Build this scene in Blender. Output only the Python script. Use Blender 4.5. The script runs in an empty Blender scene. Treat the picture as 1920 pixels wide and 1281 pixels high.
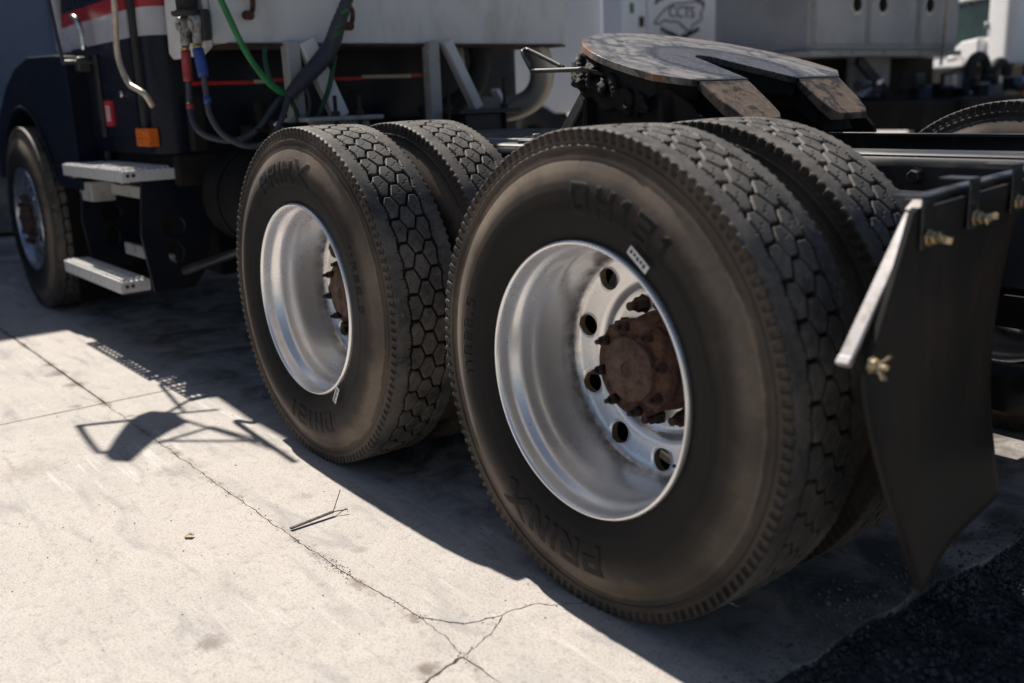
import bpy, bmesh, math, random
import numpy as np
from mathutils import Vector, Matrix, geometry
random.seed(7); rng = np.random.default_rng(7)
S = bpy.context.scene
C = S.collection
R = math.radians

# ------------------------------------------------------------------ camera
cam_d = bpy.data.cameras.new('camera'); cam = bpy.data.objects.new('camera', cam_d); C.objects.link(cam)
right = Vector((0.61885124, 0.78467941, -0.03607435)); up = Vector((-0.16670091, 0.17607309, 0.9701593)); fwd = Vector((-0.76761576, 0.59437066, -0.23976982))
m = Matrix((right, up, -fwd)).transposed().to_4x4(); m.translation = Vector((1.5278, -1.3540, 1.1388)); cam.matrix_world = m
cam_d.sensor_width = 36; cam_d.lens = 36 * 1848.8142 / 1920
cam_d.clip_start = 0.05; cam_d.clip_end = 500
cam_d.dof.use_dof = True; cam_d.dof.focus_distance = 2.75; cam_d.dof.aperture_fstop = 1.9; cam_d.dof.aperture_blades = 9
S.camera = cam
# ------------------------------------------------------------------ sky, sun, exposure
SUN_TO = Vector((-0.80, 0.056, 1.0)).normalized()
w = bpy.data.worlds.new("World"); S.world = w; w.use_nodes = True
nt = w.node_tree; sky = nt.nodes.new('ShaderNodeTexSky'); sky.sky_type = 'NISHITA'; sky.sun_disc = False
sky.sun_elevation = math.asin(SUN_TO.z); sky.sun_rotation = math.atan2(SUN_TO.x, SUN_TO.y)
sky.air_density = 1.0; sky.dust_density = 1.2; sky.ozone_density = 1.0
nt.links.new(sky.outputs[0], nt.nodes['Background'].inputs[0]); nt.nodes['Background'].inputs[1].default_value = 0.050
sd = bpy.data.lights.new('sun', 'SUN'); sun = bpy.data.objects.new('sun', sd); C.objects.link(sun)
sd.energy = 5.0; sd.angle = R(0.55); sd.color = (1.0, 0.93, 0.84)
sun.rotation_euler = SUN_TO.to_track_quat('Z', 'Y').to_euler(); sun.location = (0, 0, 12)
S.view_settings.view_transform = 'Standard'; S.view_settings.look = 'None'
S.view_settings.gamma = 1; S.view_settings.use_curve_mapping = False; S.view_settings.exposure = 0.50
S.cycles.max_bounces = 8; S.cycles.use_denoising = True

# ------------------------------------------------------------------ materials
def N(nt, t, **k):
    n = nt.nodes.new(t)
    for a, b in k.items(): setattr(n, a, b)
    return n
def rgb(c): return (c[0], c[1], c[2], 1)
def ramp(nt, fac, stops, interp='LINEAR'):
    r = N(nt, 'ShaderNodeValToRGB'); r.color_ramp.interpolation = interp
    e = r.color_ramp.elements
    while len(e) < len(stops): e.new(0.5)
    for i, (p, c) in enumerate(stops):
        e[i].position = p; e[i].color = rgb(c) if hasattr(c, '__len__') else (c, c, c, 1)
    nt.links.new(fac, r.inputs[0]); return r.outputs[0]
def noise(nt, co, scale, detail=4, rough=0.6, dist=0.0):
    n = N(nt, 'ShaderNodeTexNoise'); n.inputs['Scale'].default_value = scale; n.inputs['Detail'].default_value = detail
    n.inputs['Roughness'].default_value = rough; n.inputs['Distortion'].default_value = dist
    nt.links.new(co, n.inputs['Vector']); return n.outputs['Fac']
def mix(nt, fac, a, b, mode='MIX'):
    n = N(nt, 'ShaderNodeMix', data_type='RGBA', blend_type=mode)
    if isinstance(fac, (int, float)): n.inputs[0].default_value = fac
    else: nt.links.new(fac, n.inputs[0])
    for s, v in ((6, a), (7, b)):
        if hasattr(v, '__len__'): n.inputs[s].default_value = rgb(v)
        else: nt.links.new(v, n.inputs[s])
    return n.outputs[2]
def mth(nt, op, a, b=0.0, c=None):
    n = N(nt, 'ShaderNodeMath', operation=op)
    for i, v in enumerate((a, b, c)):
        if v is None: continue
        if isinstance(v, (int, float)): n.inputs[i].default_value = v
        else: nt.links.new(v, n.inputs[i])
    return n.outputs[0]
def base(name):
    m = bpy.data.materials.new(name); m.use_nodes = True; nt = m.node_tree
    return m, nt, nt.nodes['Principled BSDF'], N(nt, 'ShaderNodeTexCoord')
def bump(nt, b, h, strength=0.3, dist=0.002):
    n = N(nt, 'ShaderNodeBump'); n.inputs['Strength'].default_value = strength; n.inputs['Distance'].default_value = dist
    nt.links.new(h, n.inputs['Height']); nt.links.new(n.outputs[0], b.inputs['Normal'])
def pm(name, c1, c2=None, scale=8.0, rough=0.5, metal=0.0, bmp=0.0, bscale=60.0, bdist=0.001, lo=0.4, hi=0.62, spec=0.5, dist=0.3, rough2=None, stretch=None):
    """two-tone worn surface: c1 the coat, c2 the dirt or rust in noisy patches"""
    m, nt, b, tc = base(name); co = tc.outputs['Object']
    if stretch:
        mp = N(nt, 'ShaderNodeMapping'); mp.inputs['Scale'].default_value = stretch; nt.links.new(co, mp.inputs[0]); co = mp.outputs[0]
    c2 = c2 or tuple(x * 0.75 for x in c1)
    n = noise(nt, co, scale, 6, 0.65, dist)
    f = ramp(nt, n, [(lo, 0.0), (hi, 1.0)])
    nt.links.new(mix(nt, f, c1, c2), b.inputs['Base Color'])
    b.inputs['Metallic'].default_value = metal; b.inputs['Specular IOR Level'].default_value = spec
    r2 = rough2 if rough2 is not None else min(1, rough + 0.2)
    nt.links.new(ramp(nt, f, [(0.0, rough), (1.0, r2)]), b.inputs['Roughness'])
    if bmp: bump(nt, b, noise(nt, co, bscale, 4, 0.7), bmp, bdist)
    return m

M = {}
M['navy'] = pm('navy_paint', (0.006, 0.008, 0.018), (0.010, 0.011, 0.015), 3, 0.25, 0, 0.02, spec=0.2)
M['navy_dark'] = pm('dusty_navy_paint', (0.004, 0.007, 0.017), (0.014, 0.014, 0.016), 4, 0.42, 0, 0.03, lo=0.5, hi=0.8, spec=0.12)
M['stripe_white'] = pm('silver_white_stripe', (0.42, 0.43, 0.47), (0.34, 0.34, 0.37), 4, 0.25)
M['stripe_red'] = pm('red_stripe', (0.33, 0.012, 0.016), (0.24, 0.01, 0.014), 4, 0.3)
M['black_rubber'] = pm('black_trim', (0.012, 0.012, 0.013), (0.02, 0.02, 0.02), 20, 0.6)
M['white_steel'] = pm('dirty_white_painted_steel', (0.60, 0.60, 0.60), (0.40, 0.37, 0.33), 3.5, 0.45, 0, 0.08, 40, lo=0.48, hi=0.72, stretch=(1, 1, 0.45))
M['gray_steel'] = pm('gray_painted_steel', (0.34, 0.34, 0.34), (0.22, 0.17, 0.13), 9, 0.5, 0.1, 0.1, lo=0.52, hi=0.7)
M['frame'] = pm('black_frame_paint', (0.016, 0.018, 0.024), (0.05, 0.045, 0.04), 7, 0.38, 0.0, 0.15, 90, lo=0.5, hi=0.75)
M['rail_edge'] = pm('worn_frame_edge', (0.022, 0.024, 0.028), (0.11, 0.10, 0.088), 14, 0.42, 0.2, 0.2, 60, lo=0.42, hi=0.66, stretch=(0.3, 1, 1))
M['dark'] = pm('greasy_dark_steel', (0.008, 0.008, 0.009), (0.020, 0.017, 0.015), 9, 0.65, 0, 0.3, 50, 0.003, spec=0.2)
M['deck'] = pm('gray_deck_plate', (0.22, 0.22, 0.22), (0.12, 0.11, 0.10), 10, 0.45, 0.5, 0.2)
M['shade_black'] = pm('shade_darkened_black', (0.004, 0.004, 0.005), (0.008, 0.008, 0.008), 9, 0.6, spec=0.12)  # shade put into the base: underbody parts kept black against bounced light
M['alu_wheel'] = pm('polished_disc_wheel', (0.42, 0.45, 0.52), (0.25, 0.26, 0.3), 6, 0.22, 0.95)
M['rust'] = pm('rust', (0.110, 0.048, 0.027), (0.024, 0.013, 0.010), 34, 0.78, 0, 0.6, 120, 0.002, lo=0.38, hi=0.62)
M['rust_dark'] = pm('dark_rust', (0.055, 0.024, 0.016), (0.018, 0.012, 0.010), 30, 0.7, 0, 0.6, 120, 0.002)
M['alu'] = pm('aluminium', (0.80, 0.80, 0.81), (0.6, 0.58, 0.56), 20, 0.34, 0.45, 0.1)
M['casting'] = pm('dull_cast_fitting', (0.36, 0.36, 0.37), (0.12, 0.11, 0.10), 30, 0.5, 0.4, 0.3)
M['chrome'] = pm('chrome', (0.75, 0.75, 0.77), (0.5, 0.47, 0.44), 20, 0.15, 1.0)
M['chrome_cream'] = pm('dull_grab_rail', (0.50, 0.43, 0.35), (0.36, 0.30, 0.24), 20, 0.32, 0.25)
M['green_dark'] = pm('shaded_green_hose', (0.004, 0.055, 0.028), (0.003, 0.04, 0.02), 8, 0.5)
M['hose_black'] = pm('hose_dark', (0.022, 0.025, 0.040), (0.04, 0.04, 0.05), 20, 0.5)
M['hose_green'] = pm('hose_green', (0.005, 0.20, 0.045), (0.004, 0.12, 0.03), 8, 0.4)
M['grip_red'] = pm('red_rubber_grip', (0.28, 0.03, 0.035), None, 20, 0.5)
M['grip_blue'] = pm('blue_rubber_grip', (0.015, 0.055, 0.26), None, 20, 0.5)
M['brass'] = pm('brass', (0.55, 0.36, 0.12), None, 20, 0.3, 0.9)
M['zinc'] = pm('yellow_zinc_bolt', (0.60, 0.42, 0.14), (0.55, 0.5, 0.4), 90, 0.3, 0.85)
M['orange'] = pm('orange_lens', (0.72, 0.16, 0.008), (0.5, 0.1, 0.005), 60, 0.2)
M['tape_red'] = pm('red_reflector', (0.55, 0.008, 0.008), None, 20, 0.3)
M['tape_white'] = pm('white_reflector', (0.62, 0.52, 0.45), None, 20, 0.3)
M['label_red'] = pm('red_label', (0.42, 0.02, 0.04), None, 20, 0.5)
M['ink'] = pm('dark_ink', (0.03, 0.035, 0.05), None, 20, 0.6)
M['paper'] = pm('white_sticker', (0.75, 0.75, 0.74), (0.6, 0.6, 0.6), 90, 0.5)
M['flap'] = pm('mud_flap_rubber', (0.014, 0.0138, 0.013), (0.070, 0.046, 0.033), 4, 0.6, 0, 0.35, 30, 0.002, lo=0.45, hi=0.75, stretch=(1, 1, 0.4), spec=0.22)
M['bar'] = pm('worn_bracket_bar', (0.035, 0.035, 0.036), (0.10, 0.095, 0.09), 25, 0.3, 0.35, 0.1, lo=0.5, hi=0.7)
M['bar_bright'] = pm('bare_flat_bar', (0.44, 0.42, 0.43), (0.24, 0.22, 0.21), 30, 0.35, 0.25, 0.15, 80)
M['cab_white'] = pm('white_truck_paint', (0.90, 0.90, 0.91), (0.86, 0.86, 0.87), 2, 0.25)
M['cabinet'] = pm('cabinet_gray_paint', (0.36, 0.36, 0.37), (0.30, 0.30, 0.31), 2, 0.4)
M['glass'] = pm('dark_glass', (0.012, 0.03, 0.032), (0.02, 0.06, 0.05), 1.5, 0.06)
M['blue_wall'] = pm('blue_gray_metal_wall', (0.12, 0.16, 0.245), (0.10, 0.135, 0.21), 0.8, 0.5)
M['pale_wall'] = pm('pale_metal_wall', (0.80, 0.84, 0.92), (0.74, 0.78, 0.86), 1.2, 0.45)
M['leaf'] = pm('hedge_leaf', (0.05, 0.12, 0.02), (0.03, 0.07, 0.015), 5, 0.5)
M['dry'] = pm('dry_leaf', (0.30, 0.16, 0.06), (0.42, 0.3, 0.16), 60, 0.7)
M['twig'] = pm('dark_stick', (0.035, 0.025, 0.024), None, 60, 0.7)
M['pebble'] = pm('pebble', (0.22, 0.20, 0.18), (0.08, 0.075, 0.07), 3, 0.8)
M['stone'] = pm('asphalt_stone', (0.095, 0.092, 0.092), (0.022, 0.022, 0.024), 9, 0.75, 0, 0.4, 200)
M['orange_bit'] = pm('orange_reflector', (0.6, 0.16, 0.04), None, 20, 0.4)
M['pipe_tan'] = pm('dull_exhaust_pipe', (0.34, 0.30, 0.25), (0.46, 0.43, 0.38), 5, 0.42, 0.6)

def rim_mat():
    m, nt, b, tc = base('silver_wheel_paint'); co = tc.outputs['Object']
    n1 = noise(nt, co, 5, 5, 0.6); n2 = noise(nt, co, 130, 3, 0.6)
    c = mix(nt, ramp(nt, n1, [(0.42, 0.0), (0.68, 1.0)]), (0.97, 0.96, 0.96), (0.86, 0.84, 0.81))
    sp = ramp(nt, n2, [(0.66, 0.0), (0.72, 1.0)])
    sp2 = mth(nt, 'MULTIPLY', sp, ramp(nt, noise(nt, co, 9, 3), [(0.45, 0.0), (0.6, 1.0)]))
    c = mix(nt, sp2, c, (0.16, 0.10, 0.06))
    # grime collects in the corner where barrel meets disc
    sx = N(nt, 'ShaderNodeSeparateXYZ'); nt.links.new(co, sx.inputs[0])
    g = mth(nt, 'SUBTRACT', 1.0, mth(nt, 'MULTIPLY', mth(nt, 'ABSOLUTE', mth(nt, 'SUBTRACT', sx.outputs['Y'], 0.226)), 26.0))
    g = mth(nt, 'MULTIPLY', mth(nt, 'MAXIMUM', g, 0.0), ramp(nt, noise(nt, co, 22, 5, 0.7), [(0.38, 0.15), (0.62, 0.85)]))
    rr = N(nt, 'ShaderNodeVectorMath', operation='LENGTH'); cx = N(nt, 'ShaderNodeCombineXYZ')
    nt.links.new(sx.outputs['X'], cx.inputs[0]); nt.links.new(sx.outputs['Z'], cx.inputs[1]); nt.links.new(cx.outputs[0], rr.inputs[0])
    g = mth(nt, 'MULTIPLY', g, ramp(nt, rr.outputs['Value'], [(0.252, 0.0), (0.262, 1.0)]))
    c = mix(nt, g, c, (0.13, 0.095, 0.065))
    nt.links.new(c, b.inputs['Base Color'])
    b.inputs['Metallic'].default_value = 0.72
    nt.links.new(ramp(nt, n1, [(0.3, 0.25), (0.7, 0.34)]), b.inputs['Roughness'])
    bump(nt, b, n2, 0.06, 0.0006); return m
M['rim'] = rim_mat()
M['hole_wall'] = pm('dusty_hole_edge', (0.34, 0.24, 0.13), (0.22, 0.15, 0.08), 40, 0.5, 0.3)

def rubber_mat():
    m, nt, b, tc = base('tyre_rubber'); co = tc.outputs['Object']
    sx = N(nt, 'ShaderNodeSeparateXYZ'); nt.links.new(co, sx.inputs[0])
    cx = N(nt, 'ShaderNodeCombineXYZ'); nt.links.new(sx.outputs['X'], cx.inputs[0]); nt.links.new(sx.outputs['Z'], cx.inputs[1])
    ln = N(nt, 'ShaderNodeVectorMath', operation='LENGTH'); nt.links.new(cx.outputs[0], ln.inputs[0]); r = ln.outputs['Value']
    aw = N(nt, 'ShaderNodeAttribute', attribute_name='wear'); al = N(nt, 'ShaderNodeAttribute', attribute_name='letter')
    n1 = noise(nt, co, 7, 6, 0.65, 0.4); n2 = noise(nt, co, 60, 5, 0.7); n3 = noise(nt, co, 2.2, 3, 0.5)
    # dust thickens towards the shoulder, streaky and patchy
    rz = mth(nt, 'ADD', r, mth(nt, 'MULTIPLY', mth(nt, 'SUBTRACT', n1, 0.5), 0.05))
    d = ramp(nt, rz, [(0.385, 0.0), (0.425, 0.30), (0.452, 0.95), (0.480, 1.0), (0.489, 0.45), (0.51, 0.5), (0.54, 0.35)])
    d = mth(nt, 'MULTIPLY', d, ramp(nt, n3, [(0.40, 0.3), (0.58, 1.0)]))
    d = mth(nt, 'MULTIPLY', d, ramp(nt, n2, [(0.3, 0.75), (0.7, 1.0)]))
    d = mth(nt, 'MULTIPLY', d, mth(nt, 'SUBTRACT', 1.0, mth(nt, 'MULTIPLY', al.outputs['Fac'], 0.9)))
    side = mix(nt, d, (0.0055, 0.0055, 0.006), (0.20, 0.158, 0.122))
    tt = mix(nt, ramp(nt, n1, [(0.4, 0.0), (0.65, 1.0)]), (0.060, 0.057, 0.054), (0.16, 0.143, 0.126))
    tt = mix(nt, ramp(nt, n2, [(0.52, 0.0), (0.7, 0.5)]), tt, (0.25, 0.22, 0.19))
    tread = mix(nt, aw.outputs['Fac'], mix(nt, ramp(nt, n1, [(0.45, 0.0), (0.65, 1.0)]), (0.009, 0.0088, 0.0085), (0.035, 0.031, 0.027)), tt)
    isT = ramp(nt, r, [(0.520, 0.0), (0.5275, 1.0)])
    ia = N(nt, 'ShaderNodeAttribute', attribute_name='istread')
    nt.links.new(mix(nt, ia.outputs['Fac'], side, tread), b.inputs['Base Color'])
    nt.links.new(ramp(nt, d, [(0.0, 0.60), (1.0, 0.55)]), b.inputs['Roughness'])
    b.inputs['Specular IOR Level'].default_value = 0.18; b.inputs['Sheen Weight'].default_value = 0.05; b.inputs['Sheen Roughness'].default_value = 0.4
    bump(nt, b, n2, 0.22, 0.0008); return m
M['tyre'] = rubber_mat()

def concrete_mat():
    m, nt, b, tc = base('weathered_concrete'); g = N(nt, 'ShaderNodeNewGeometry'); co = g.outputs['Position']
    n1 = noise(nt, co, 1.3, 6, 0.6, 0.5); n2 = noise(nt, co, 6, 8, 0.7, 0.6); n3 = noise(nt, co, 160, 4, 0.75); n4 = noise(nt, co, 34, 5, 0.7)
    c = mix(nt, ramp(nt, n1, [(0.3, 0.0), (0.7, 1.0)]), (0.495, 0.457, 0.418), (0.39, 0.368, 0.35))
    c = mix(nt, ramp(nt, n2, [(0.35, 0.0), (0.7, 0.75)]), c, (0.55, 0.515, 0.48))
    c = mix(nt, ramp(nt, n4, [(0.32, 0.6), (0.47, 0.0)]), c, (0.29, 0.262, 0.235))
    c = mix(nt, ramp(nt, n3, [(0.36, 0.7), (0.5, 0.0)]), c, (0.22, 0.195, 0.17))
    c = mix(nt, ramp(nt, n3, [(0.62, 0.0), (0.75, 0.35)]), c, (0.68, 0.64, 0.60))
    # pale tyre scuffs, long and thin
    mp = N(nt, 'ShaderNodeMapping'); mp.inputs['Rotation'].default_value = (0, 0, R(38)); mp.inputs['Scale'].default_value = (0.9, 14, 1); nt.links.new(co, mp.inputs[0])
    sc = noise(nt, mp.outputs[0], 2.0, 6, 0.7, 0.3)
    c = mix(nt, mth(nt, 'MULTIPLY', ramp(nt, sc, [(0.54, 0.0), (0.66, 0.75)]), ramp(nt, n1, [(0.45, 0.0), (0.6, 1.0)])), c, (0.66, 0.63, 0.60))
    # gray smears
    mp2 = N(nt, 'ShaderNodeMapping'); mp2.inputs['Rotation'].default_value = (0, 0, R(-14)); mp2.inputs['Scale'].default_value = (1.6, 7, 1); nt.links.new(co, mp2.inputs[0])
    sm = noise(nt, mp2.outputs[0], 1.7, 5, 0.6, 0.6)
    c = mix(nt, ramp(nt, sm, [(0.54, 0.0), (0.70, 0.5)]), c, (0.22, 0.21, 0.215))
    # oil and rubber stains where trucks stand, also darkening the colour to deepen the truck's shade (world y > 0.05)
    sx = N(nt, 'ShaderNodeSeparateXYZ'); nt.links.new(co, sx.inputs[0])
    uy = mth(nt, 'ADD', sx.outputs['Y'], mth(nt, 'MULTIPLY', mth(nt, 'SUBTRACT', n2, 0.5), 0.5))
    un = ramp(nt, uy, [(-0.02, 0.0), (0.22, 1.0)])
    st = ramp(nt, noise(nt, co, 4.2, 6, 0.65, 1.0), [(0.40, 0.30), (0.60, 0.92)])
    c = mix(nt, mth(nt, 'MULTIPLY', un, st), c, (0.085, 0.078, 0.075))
    # dirt worked out of the long joint
    jd = mth(nt, 'ABSOLUTE', mth(nt, 'ADD', sx.outputs['Y'], 0.319)); jd = mth(nt, 'ADD', jd, mth(nt, 'MULTIPLY', mth(nt, 'SUBTRACT', n4, 0.5), 0.06))
    jm = mth(nt, 'MULTIPLY', ramp(nt, jd, [(0.0, 0.9), (0.022, 0.0)]), ramp(nt, noise(nt, co, 5.5, 4, 0.7), [(0.48, 0.0), (0.62, 1.0)]))
    c = mix(nt, jm, c, (0.15, 0.11, 0.075))
    # a few single blots
    for (bx, by, br, k) in ((-0.435, -0.70, 0.045, 0.6), (-2.26, -0.30, 0.02, 0.7), (-0.62, -0.22, 0.03, 0.3), (-2.55, -0.42, 0.03, 0.7), (-1.05, -0.16, 0.03, 0.3), (-1.55, -0.35, 0.1, 0.25), (-1.9, -0.75, 0.12, 0.25), (-3.35, -0.33, 0.05, 0.5), (-3.15, -0.34, 0.06, 0.75), (-2.9, -0.335, 0.06, 0.75), (-0.03, -0.40, 0.035, 0.8), (0.15, -0.75, 0.015, 0.6)):
        v = N(nt, 'ShaderNodeVectorMath', operation='DISTANCE'); nt.links.new(co, v.inputs[0]); v.inputs[1].default_value = (bx, by, 0)
        dd = mth(nt, 'ADD', v.outputs['Value'], mth(nt, 'MULTIPLY', mth(nt, 'SUBTRACT', n4, 0.5), br * 1.6))
        c = mix(nt, mth(nt, 'MULTIPLY', ramp(nt, mth(nt, 'DIVIDE', dd, br), [(0.3, 1.0), (1.0, 0.0)]), k), c, (0.14, 0.11, 0.09))
    nt.links.new(c, b.inputs['Base Color'])
    b.inputs['Roughness'].default_value = 0.82; b.inputs['Specular IOR Level'].default_value = 0.3
    h = mth(nt, 'ADD', mth(nt, 'MULTIPLY', n3, 0.6), mth(nt, 'MULTIPLY', n4, 1.6)); bump(nt, b, h, 0.75, 0.002); return m
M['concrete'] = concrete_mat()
def yard_mat():
    m, nt, b, tc = base('asphalt'); co = tc.outputs['Object']
    n1 = noise(nt, co, 1.1, 5, 0.6); n3 = noise(nt, co, 130, 4, 0.75)
    c = mix(nt, ramp(nt, n1, [(0.35, 0.0), (0.65, 1.0)]), (0.05, 0.05, 0.052), (0.085, 0.08, 0.076))
    c = mix(nt, ramp(nt, n3, [(0.5, 0.0), (0.7, 0.6)]), c, (0.14, 0.135, 0.13))
    nt.links.new(c, b.inputs['Base Color']); b.inputs['Roughness'].default_value = 0.85
    bump(nt, b, n3, 0.8, 0.004); return m
M['asphalt'] = yard_mat()

def grease_mat():
    m, nt, b, tc = base('greasy_coupling_plate'); co = tc.outputs['Object']
    sx = N(nt, 'ShaderNodeSeparateXYZ'); nt.links.new(co, sx.inputs[0])
    cx = N(nt, 'ShaderNodeCombineXYZ'); nt.links.new(sx.outputs['X'], cx.inputs[0]); nt.links.new(sx.outputs['Y'], cx.inputs[1])
    ln = N(nt, 'ShaderNodeVectorMath', operation='LENGTH'); nt.links.new(cx.outputs[0], ln.inputs[0]); r = ln.outputs['Value']
    n1 = noise(nt, co, 4, 3, 0.5, 0.6); n2 = noise(nt, co, 70, 5, 0.7)
    rr = mth(nt, 'ADD', r, mth(nt, 'MULTIPLY', mth(nt, 'SUBTRACT', n1, 0.5), 0.24))
    tan, gr, dk, bl = (0.30, 0.272, 0.24), (0.13, 0.13, 0.135), (0.045, 0.043, 0.042), (0.008, 0.008, 0.008)
    sw = ramp(nt, mth(nt, 'FRACT', mth(nt, 'MULTIPLY', rr, 9.0)), [(0.0, tan), (0.28, (0.24, 0.22, 0.20)), (0.46, (0.11, 0.11, 0.115)), (0.55, (0.17, 0.16, 0.15)), (0.72, tan), (0.86, (0.13, 0.125, 0.125)), (1.0, tan)])
    mid = mix(nt, ramp(nt, n2, [(0.42, 0.0), (0.55, 1.0)]), dk, (0.12, 0.115, 0.115))
    ri = mth(nt, 'ADD', r, mth(nt, 'MULTIPLY', mth(nt, 'SUBTRACT', n1, 0.5), 0.07))
    c = mix(nt, ramp(nt, ri, [(0.235, 0.0), (0.262, 1.0)]), mid, sw)
    ring = mth(nt, 'MULTIPLY', ramp(nt, ri, [(0.215, 0.0), (0.232, 1.0), (0.252, 1.0), (0.270, 0.0)]), ramp(nt, n2, [(0.45, 0.0), (0.5, 1.0)]))
    c = mix(nt, ring, c, bl)
    smear = ramp(nt, noise(nt, co, 9, 6, 0.75, 1.2), [(0.50, 0.0), (0.60, 0.85)]); c = mix(nt, smear, c, (0.03, 0.028, 0.027))
    edge = mth(nt, 'MULTIPLY', ramp(nt, r, [(0.440, 0.0), (0.450, 1.0)]), ramp(nt, noise(nt, co, 3.0, 3), [(0.44, 0.0), (0.52, 1.0)]))
    c = mix(nt, mth(nt, 'MULTIPLY', edge, 0.7), c, (0.27, 0.11, 0.05))
    je = mth(nt, 'ADD', sx.outputs['X'], mth(nt, 'MULTIPLY', mth(nt, 'SUBTRACT', noise(nt, co, 26, 5, 0.75), 0.5), 0.07))
    c = mix(nt, ramp(nt, je, [(0.176, 0.0), (0.190, 1.0)]), c, (0.014, 0.013, 0.013))
    nt.links.new(c, b.inputs['Base Color']); b.inputs['Roughness'].default_value = 0.40; b.inputs['Metallic'].default_value = 0.2
    bump(nt, b, mth(nt, 'ADD', n1, mth(nt, 'MULTIPLY', n2, 0.5)), 0.6, 0.004); return m
M['grease'] = grease_mat()
def ramp_mat():
    m, nt, b, tc = base('brown_worn_ramp'); co = tc.outputs['Object']; sx = N(nt, 'ShaderNodeSeparateXYZ'); nt.links.new(co, sx.inputs[0])
    n1 = noise(nt, co, 15, 6, 0.7, 0.4); mp = N(nt, 'ShaderNodeMapping'); mp.inputs['Scale'].default_value = (6, 40, 6); mp.inputs['Rotation'].default_value = (0, 0, 0.5); nt.links.new(co, mp.inputs[0]); n2 = noise(nt, mp.outputs[0], 1.6, 4, 0.7)
    c = mix(nt, ramp(nt, n2, [(0.35, 0.0), (0.65, 1.0)]), (0.21, 0.152, 0.105), (0.15, 0.108, 0.077))
    c = mix(nt, ramp(nt, n1, [(0.53, 0.0), (0.60, 0.9)]), c, (0.022, 0.018, 0.016))
    je = mth(nt, 'ADD', sx.outputs['X'], mth(nt, 'MULTIPLY', mth(nt, 'SUBTRACT', noise(nt, co, 26, 5, 0.75), 0.5), 0.08))
    c = mix(nt, ramp(nt, je, [(0.208, 1.0), (0.222, 0.0)]), c, (0.014, 0.013, 0.013))
    nt.links.new(c, b.inputs['Base Color']); b.inputs['Roughness'].default_value = 0.7; bump(nt, b, mth(nt, 'ADD', n1, mth(nt, 'MULTIPLY', n2, 0.6)), 0.8, 0.006); return m
M['ramp'] = ramp_mat()
M['ramp_old'] = pm('brown_worn_ramp', (0.185, 0.135, 0.092), (0.016, 0.013, 0.012), 9, 0.72, 0, 0.7, 60, 0.004, lo=0.50, hi=0.62, stretch=(0.5, 1, 1))
M['lump'] = pm('caked_black_grease', (0.007, 0.0065, 0.0065), (0.016, 0.014, 0.013), 25, 0.6, 0, 0.7, 45, 0.008, spec=0.25)

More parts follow.
